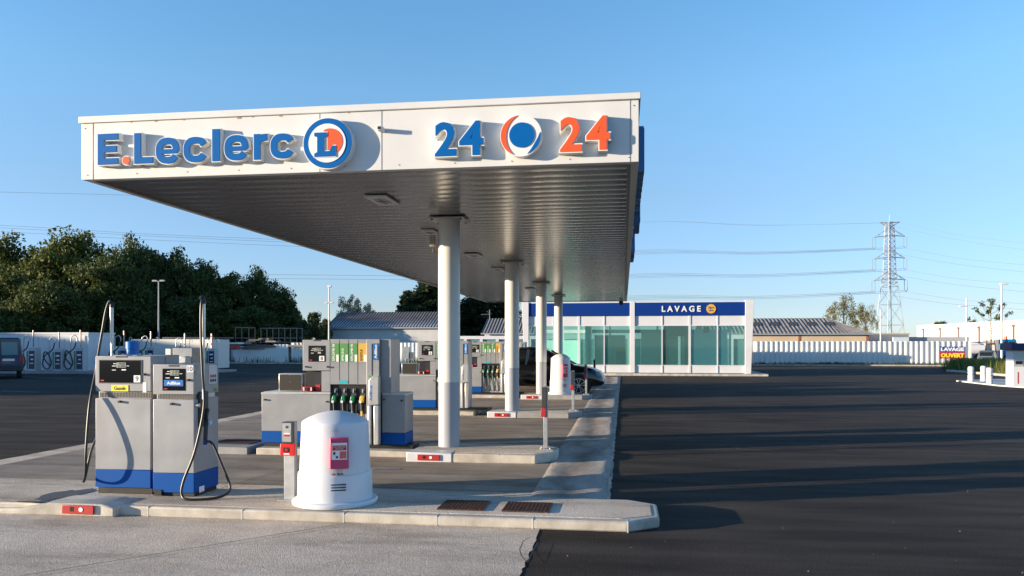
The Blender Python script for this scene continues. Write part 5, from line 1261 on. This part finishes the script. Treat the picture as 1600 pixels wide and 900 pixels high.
# ------------------------------------------------ vacuum stations, white wall, van
VY = 42.5
def vx(px): return A(px, 560, VY).x
t = thing('vacuum_shelter_wall', 'long white box building behind the vacuum hoses at the far left', 'building', (vx(70), VY, 0)); o = (vx(70), VY, 0)
mb = MB(o); mb.box(vx(-60), vx(138), VY, VY + 2.4, 0, A(70, 522, VY).z); mb.build('wall', WHITE, t); mb = MB(o); mb.box(vx(-60) - .05, vx(138) + .05, VY - .05, VY + 2.45, A(70, 522, VY).z + .002, A(70, 519.5, VY).z); mb.build('roof_edge', WHITE, t)
mb = MB((0, VY - 3, 0)); mb.box(vx(-80), vx(330), VY - 2.2, VY + 3, 0, .12); tag(mb.build('pavement', DKCON), kind='structure')
t = thing('white_container', 'low cream and white container beyond the blue silo', 'container', (A(290, 540, 50).x, 50, 0)); o = (A(290, 540, 50).x, 50, 0)
mb = MB(o); mb.box(A(204, 540, 50).x, A(330, 540, 50).x, 50, 52.5, 0, A(290, 530, 50).z); mb.build('body', mat('cream', (.66, .64, .58), .6), t, bevel=.02)
mb = MB(o); mb.box(A(248, 540, 50).x, A(332, 540, 50).x, 50.4, 53, A(290, 530, 50).z + .01, A(290, 526.5, 50).z); mb.build('tarpaulin', DARKM, t, bevel=.05)
def vac(px, label, arches=True, h=1.9, red=True, VY_=VY - 1.1):
    x = A(px, 560, VY_).x; t = thing('vacuum_station', label, 'vacuum station', (x, VY_, .12), group='car vacuum stations along the left'); t.scale = (.9, .9, .88 if px % 2 else .93)
    b_ = MB().box(-.27, .27, -.25, .25, 0, 1.45).build('cabinet', mat('pale_cabinet', (.42, .43, .45), .5), t, bevel=.02)
    MB().box(-.2, .2, -.262, -.252, .12, 1.25).build('front_panel', mat('panel_navy', (.01, .012, .05), .4), b_)
    mb = MB(); mb.box(-.13, .13, -.272, -.263, .95, 1.05); mb.box(-.13, .13, -.272, -.263, .45, .5); mb.box(-.05, .12, -.272, -.263, .68, .76); pieces(mb, 'panel_mark', STICK, b_)
    MB().box(-.42, -.30, -.2, .1, .1, 1.25).build('green_box', NGREEN, t, bevel=.01)
    mb = MB(); mb.tube(spline([(-.85, .1, 0), (-.85, .1, 1.9), (-.75, .1, 2.15), (-.55, .1, 2.22), (-.42, .1, 2.05), (-.42, .1, 1.85)], 6), .035, 8); mb.build('hose_arch', GALV, t, smooth=True)
    mb = MB(); mb.tube([(-.2, .12, 1.45), (-.2, .12, 2.55)], .032, 8); mb.build('mast', GALV, t, smooth=True)
    if red: mb = MB(); mb.tube(spline([(-.15, .05, 2.5), (-.06, .0, 2.45), (-.05, -.02, 1.5)], 5), .022, 8); mb.build('red_hose', mat('dull_red_hose', (.30, .03, .02), .6), t, smooth=True)
    mb = MB(); mb.tube(spline([(.22, .1, 1.2), (.22, .1, 2.0), (.3, .1, 2.12), (.4, .1, 2.05), (.42, .1, 1.9)], 5), .022, 6); mb.build('thin_pipe', GALV, t, smooth=True)
    mb = MB(); mb.tube(spline([(-.42, .0, 1.85), (-.5, -.1, 1.4), (-.95, -.2, 1.0), (-1.1, -.2, .4), (-.8, -.2, .12), (-.5, -.2, .5), (-.7, -.2, 1.1), (-.95, -.2, 1.25), (-1.05, -.2, .9), (-.75, -.2, .5), (-.55, -.2, .3)], 8), .04, 8); mb.build('hose', RUBBER, t, smooth=True)
    return t
vac(54, 'vacuum station nearest the blue van at the far left'); vac(94.5, 'second vacuum station from the blue van'); vac(128, 'third vacuum station at the right end of the white wall')
vac(196, 'vacuum station with tall mast behind the head of pump 9', VY_=44); vac(238, 'vacuum station right of the blue silo', VY_=46); vac(291, 'vacuum station seen above the grey utility cabinet', VY_=47.5); vac(333, 'rightmost vacuum station beside the notice board', VY_=48)
q = cam2w(207, 43, 0)
t = thing('blue_silo', 'bright blue cylindrical container with pale swirl behind pump 9', 'container', q)
zt_ = CAMH + 4 / FPX * 43
mb = MB(); mb.lathe([(.3, .1), (.32, .12), (.32, zt_ - .45), (.36, zt_ - .43), (.37, zt_ - .05), (.3, zt_)], (0, 0, 0), 28); mb.build('shell', mat('silo_blue', (.0, .16, .5), .35), t, smooth=True)
# parking stops
for i, px in enumerate((48, 76, 105, 127)):
    q = G(px, 583 - i * .8); t = thing('parking_stop', '%s low black and yellow wheel stop from the van' % ('first', 'second', 'third', 'fourth')[i], 'wheel stop', q, group='low wheel stops before the vacuum stations')
    MB().prism([(-.09, 0), (.09, 0), (.05, .1), (-.05, .1)], -.3, .3, 'x').build('body', BLACK, t)
    mb = MB(); 
    for a in (-.22, 0, .22): mb.box(a - .05, a + .05, -.06, .06, .101, .106)
    pieces(mb, 'yellow_stripe', YEL, t)
# van seen from behind
VR = 33.2; q = A(-12, 560, VR)
t = thing('van', 'dark blue panel van seen from behind at the left edge', 'van', (G(0, 592).x, G(0, 592).y, 0), R(40)); HW = .90
rings = []
for y, hw, zt5_, zb5 in ((0, .93, 1.95, .42), (.06, .95, 2.0, .36), (.9, .96, 2.04, .34), (3.0, .96, 2.04, .34), (3.6, .93, 1.5, .34), (4.3, .85, 1.0, .36)):
    r_ = [(-hw * .98, y, zb5), (-hw, y, zb5 + .3), (-hw, y, 1.05), (-hw * .90, y, zt5_ - .12), (-hw * .78, y, zt5_), (hw * .78, y, zt5_), (hw * .90, y, zt5_ - .12), (hw, y, 1.05), (hw, y, zb5 + .3), (hw * .98, y, zb5)]
    rings.append(r_)
mb = MB(); mb.loft(rings); mb.build('body', VANB, t, smooth=True, bevel=.03)
for s_ in (-1, 1):
    x0, x1 = (.06, .74) if s_ > 0 else (-.74, -.06)
    mb = MB(); mb.prism([(x0, 1.15), (x1, 1.15), (x1 - (.04 if s_ > 0 else 0), 1.78), (x0 + (.04 if s_ < 0 else 0), 1.78)], -.012, .0, 'y'); mb.build('rear_window', mat('van_glass', (.10, .25, .28), .08), t, bevel=.01)
    mb = MB(); mb.box(s_ * .88 - .06, s_ * .88 + .06, -.02, .05, .75, 1.12); mb.build('tail_light', mat('tail_red', (.35, .01, .02), .25), t, bevel=.01)
    mb = MB(); mb.lathe([(.2, -.1), (.3, -.11), (.32, -.08), (.32, .08), (.3, .11), (.2, .1)], (0, 0, 0), 28); mb.v = [(c + s_ * .78, a + .75, b_ + .32) for a, b_, c in mb.v]; mb.build('wheel', TYRE, t, smooth=True)
MB().box(-.012, .012, -.008, .01, .5, 1.9).build('door_gap', BLACK, t); MB().box(-.95, .95, -.10, .05, .36, .62).build('bumper', mat('bumper_dark', (.02, .025, .035), .6), t, bevel=.04)
b_ = MB().box(-.72, -.22, -.016, -.004, .86, .97).build('number_plate', STICK, t)
MB().box(.1, .6, -.016, -.004, .86, .97).build('number_plate', STICK, t); MB().box(.05, .13, -.05, .0, 1.0, 1.05).build('door_handle', BLACK, t)

# ------------------------------------------------ scaffold racks behind the fence, left
def rack(px0, px1, py0, D_, label, bays):
    a, c = cam2w(px0, D_, 0), cam2w(px1, D_, 0); t = thing('steel_rack', label, 'rack', a); o_ = a; zt5_ = CAMH + (HOR - py0) / FPX * D_; mb = MB(a); m = mat('rack_blue', (.03, .05, .09), .8)
    for i in range(bays + 1):
        p_ = a + (c - a) * i / bays
        for dd in (0, 1.2): mb.tube([(p_.x, p_.y + dd, 0), (p_.x, p_.y + dd, zt5_)], .035, 5)
    for zz in (zt5_ - .05, zt5_ - 1.3, 2.2):
        for dd in (0, 1.2): mb.tube([(a.x, a.y + dd, zz), (c.x, c.y + dd, zz)], .03, 5)
    mb.build('frame', m, t); return t
rack(368, 389, 511, 70, 'narrow steel rack behind the left fence', 1); rack(408, 464, 512, 70, 'wide steel rack with railing behind the left fence', 3)
t = thing('material_pile', 'heap of stacked timber and sheets behind the left fence', 'pile', cam2w(430, 68, 0)); rg = random.Random(8)
for i in range(16):
    mb = MB(); x = rg.uniform(-3.2, 2.6); z = 1.3 + rg.random() * .8 - abs(x) * .05; mb.box(x - rg.uniform(.3, 1), x + rg.uniform(.3, 1), rg.uniform(-.4, 0), .6 + i * .01, z, z + rg.uniform(.06, .2)); mb.build('board', mat('board%d' % (i % 3), ((.16, .13, .1), (.25, .24, .22), (.1, .1, .12))[i % 3], .8), t)
q = cam2w(352, 66, 0); t = thing('covered_car', 'red and white long shape lying behind the left fence', 'pile', q)
MB().box(-1.3, 1.0, 0, .8, 1.2, 1.65).build('red_block', mat('dull_red', (.35, .06, .05), .6), t, bevel=.08); MB().box(-1.5, 1.2, -.1, .9, 1.66, 1.8).build('white_sheet', STICK, t, bevel=.04)

# ------------------------------------------------ right side: verge, bollards, kiosk, truck, weeds
vz = [G(1482, 581), G(1530, 584), G(1600, 590), G(1700, 596), G(1760, 560), G(1510, 566)]
mb = MB(vz[0]); mb.prism([(p.x, p.y) for p in vz], 0, .10, 'z'); struct(mb, 'planted_verge', GRASS)
for i, (a, c) in enumerate(((1482, 1492), (1495, 1505), (1507, 1519), (1527, 1536), (1540, 1556), (1557, 1590))):
    p_, q = G(a, 581 + (a - 1482) * .078), G(c, 581 + (c - 1482) * .078); d = (q - p_).normalized(); n_ = Vector((-d.y, d.x, 0)) * .15
    mb = MB(p_); mb.hexa([p_ - n_, q - n_, q + n_, p_ + n_] + [v + Vector((0, 0, .13)) for v in (p_ - n_, q - n_, q + n_, p_ + n_)])
    tag(mb.build('kerb_stone', KERB, bevel=.03), '%s pale kerb stone of the planted verge, counted from its left tip' % ('first', 'second', 'third', 'fourth', 'fifth', 'sixth')[i], 'kerb stone', 'pale kerb stones edging the verge')
pl = [G(1494, 596), G(1560, 603.5), G(1640, 609), G(1640, 597), G(1560, 593.5)]
mb = MB(pl[0]); mb.prism([(p.x, p.y) for p in pl], 0, .05, 'z'); tag(mb.build('concrete_pad', mat('pale_concrete', (.5, .49, .47), .85, var=.06)), kind='structure')
def bollard(px, py, label):
    q = G(px, py, .05); t = thing('bollard', label, 'bollard', q, group='white plastic bollards by the kiosk'); 
    mb = MB(); mb.lathe([(.12, 0), (.12, .30), (.095, .33), (.12, .36), (.125, .42), (.10, .45), (.12, .48), (.12, .60), (.10, .66), (.03, .68)], (0, 0, 0), 20); mb.build('post', WHITE, t, smooth=True)
bollard(1517, 597, 'left of the three white bollards'); bollard(1536.5, 595.5, 'middle and farthest of the three white bollards'); bollard(1546, 600, 'right and nearest of the three white bollards')
q = G(1583, 603.5, .05); s_ = (q.y) / 1227
t = thing('payment_kiosk', 'white self service payment kiosk with dark blue top at the right edge', 'kiosk', (q.x, q.y, .05))
zz = A(1590, 536, q.y).z - .05
MB().box(0, 1.3, 0, .6, 0, zz - .28).build('body', WHITE, t, bevel=.01); MB().box(-.12, 1.5, -.15, .8, zz - .28 + .001, zz + .0).build('canopy_top', mat('kiosk_navy', (.01, .02, .09), .4), t, bevel=.01)
MB().box(.02, .36, -.02, -.001, zz - .9, zz - .3).build('panel', GREYL, t); MB().box(.08, .32, -.03, -.021, zz - .82, zz - .70).build('slot_dark', BLACK, t)
mb = MB(); mb.prism(circ(.62, zz - .48, .07, 20), -.01, -.001, 'y'); mb.build('round_mark', RED, t); MB().box(.68, .76, -.006, -.001, .8, zz - .6).build('vertical_text_band', NAVY, t); MB().box(.16, .2, -.006, -.001, .1, .55).build('thermometer_mark', RED, t)
# truck
TY = 66.5
def tx(px): return A(px, 560, TY).x
t = thing('tanker_truck', 'blue cabbed truck with white tank beyond the right verge', 'truck', (tx(1550), TY, 0)); o = (tx(1550), TY, 0)
def tz(py): return A(1560, py, TY).z
mb = MB(o); mb.prism([(tx(1561), tz(563)), (tx(1561), tz(540)), (tx(1565), tz(530)), (tx(1588), tz(530)), (tx(1592), tz(545)), (tx(1594), tz(563))], TY, TY + 2.3, 'y'); mb.build('cab', TRUCKB, t, bevel=.05)
mb = MB(o); mb.prism([(tx(1568), tz(546)), (tx(1568), tz(534)), (tx(1573.5), tz(534)), (tx(1573.5), tz(546))], TY - .01, TY - .002, 'y'); mb.prism([(tx(1576), tz(546)), (tx(1576), tz(534)), (tx(1585), tz(534)), (tx(1588), tz(546))], TY - .01, TY - .002, 'y'); mb.build('cab_window', CARG, t)
mb = MB(o); mb.cyl((tx(1517), TY + 1.1, tz(546)), .48, tx(1545) - tx(1517), 'x', 24); mb.build('tank', WHITE, t, smooth=True)
mb = MB(o); mb.box(tx(1514), tx(1560), TY + .2, TY + 2, tz(566), tz(561)); mb.box(tx(1556), tx(1560.5), TY, TY + 2.3, tz(560.9), tz(530)); mb.box(tx(1514), tx(1555), TY + .3, TY + .4, tz(536), tz(533.5)); mb.build('frame', GREYL, t)
for px in (1533, 1541, 1578):
    mb = MB(o); mb.cyl((tx(px), TY - .0, .5), .48, .3, 'y', 24); mb.build('wheel', TYRE, t, smooth=True)
mb = MB(o); mb.cyl((tx(1582), TY + 1.1, tz(530) + .001), .12, .25, 'z', 12); mb.build('beacon', ORANGE, t)
# small wire shelter / round thing: parked pale car behind the weeds
t = thing('parked_car', 'pale small parked car half hidden by the verge weeds', 'car', (A(1540, 565, 61).x, 61, 0), R(-29)); t.scale = (.72, .72, .82); 
rings = [[(-.75 * k_, y, .25), (-.8 * k_, y, .8), (-.62 * k_, y, z_), (.62 * k_, y, z_), (.8 * k_, y, .8), (.75 * k_, y, .25)] for y, z_, k_ in ((0, .9, .9), (.15, 1.15, 1), (.6, 1.45, 1), (2.2, 1.48, 1), (2.8, 1.0, 1), (3.6, .8, .9))]
mb = MB(); mb.loft(rings); mb.build('body', mat('car_silver', (.12, .14, .15), .3, metal=.3), t, smooth=True, bevel=.08)
mb = MB(); mb.hexa([(-.55, -.02, .82), (.55, -.02, .82), (.5, .5, .82), (-.5, .5, .82), (-.5, .2, 1.32), (.5, .2, 1.32), (.45, .5, 1.32), (-.45, .5, 1.32)]); mb.build('rear_window', CARG, t)
for s_ in (-1, 1): mb = MB(); mb.cyl((s_ * .7 - .08, .6, .3), .3, .16, 'x', 20); mb.build('wheel', TYRE, t)
# weeds
def weeds(name, spots, label, m, size=.05, cat='weeds', per=40, hh=.5):
    rg = np.random.default_rng(9); V = []
    for x, y, z, w_ in spots:
        k = per; px = x + rg.normal(size=k) * w_; py = y + rg.normal(size=k) * w_ * .5; h = hh * (.3 + rg.random(k)); dx = rg.normal(size=k) * .12; s_ = .012 + .02 * rg.random(k)
        V.append(np.stack([np.stack([px - s_, py, np.full(k, z)], 1), np.stack([px + s_, py, np.full(k, z)], 1), np.stack([px + dx + s_ * .4, py + dx * .5, z + h], 1), np.stack([px + dx - s_ * .4, py + dx * .5, z + h], 1)], 1).reshape(-1, 3))
    o_ = bpy.data.objects.new(name, leafmesh(name, np.concatenate(V), m)); COL.objects.link(o_); tag(o_, label, cat, kind='stuff')
rg = random.Random(2)
vzn = [G(1500, 577), G(1600, 585)]
sp_ = []
for i in range(170):
    u, v = rg.random(), rg.random(); x = 0
    q = G(1492 + 112 * u, 577.5 + 7.5 * u - 8 * v * (.4 + u), .1); sp_.append((q.x, q.y, .1, .35))
weeds('weeds', sp_, 'tall green and straw weeds covering the right verge', leafmat('weed', (.05, .09, .02), (.30, .30, .09)), per=38, hh=.55)
sp_ = [(rg.uniform(-36, -8), 63.9, .02, .35) for i in range(46)]; weeds('fence_weeds', sp_, 'weeds growing along the foot of the left fence', LBUSH, per=14, hh=.5)
sp_ = [(rg.uniform(9, 28), 63.8, .02, .5) for i in range(80)]; weeds('fence_grass', sp_, 'thin grass along the foot of the right fence', LBUSH, per=20, hh=.22)
# unseen long building, added off-frame to shade the left background
t = thing('shade_building', 'plain unseen building added beyond the left edge to shade the background', 'building', (-78, 1.5, 0)); o = (-78, 1.5, 0)
mb = MB(o); mb.box(-96, -78, 1.5, 60, 0, 7.2); mb.build('wall', WW, t); mb = MB(o); mb.box(-96.2, -77.8, 1.3, 60.2, 7.201, 7.5); mb.build('roof', GREYL, t)
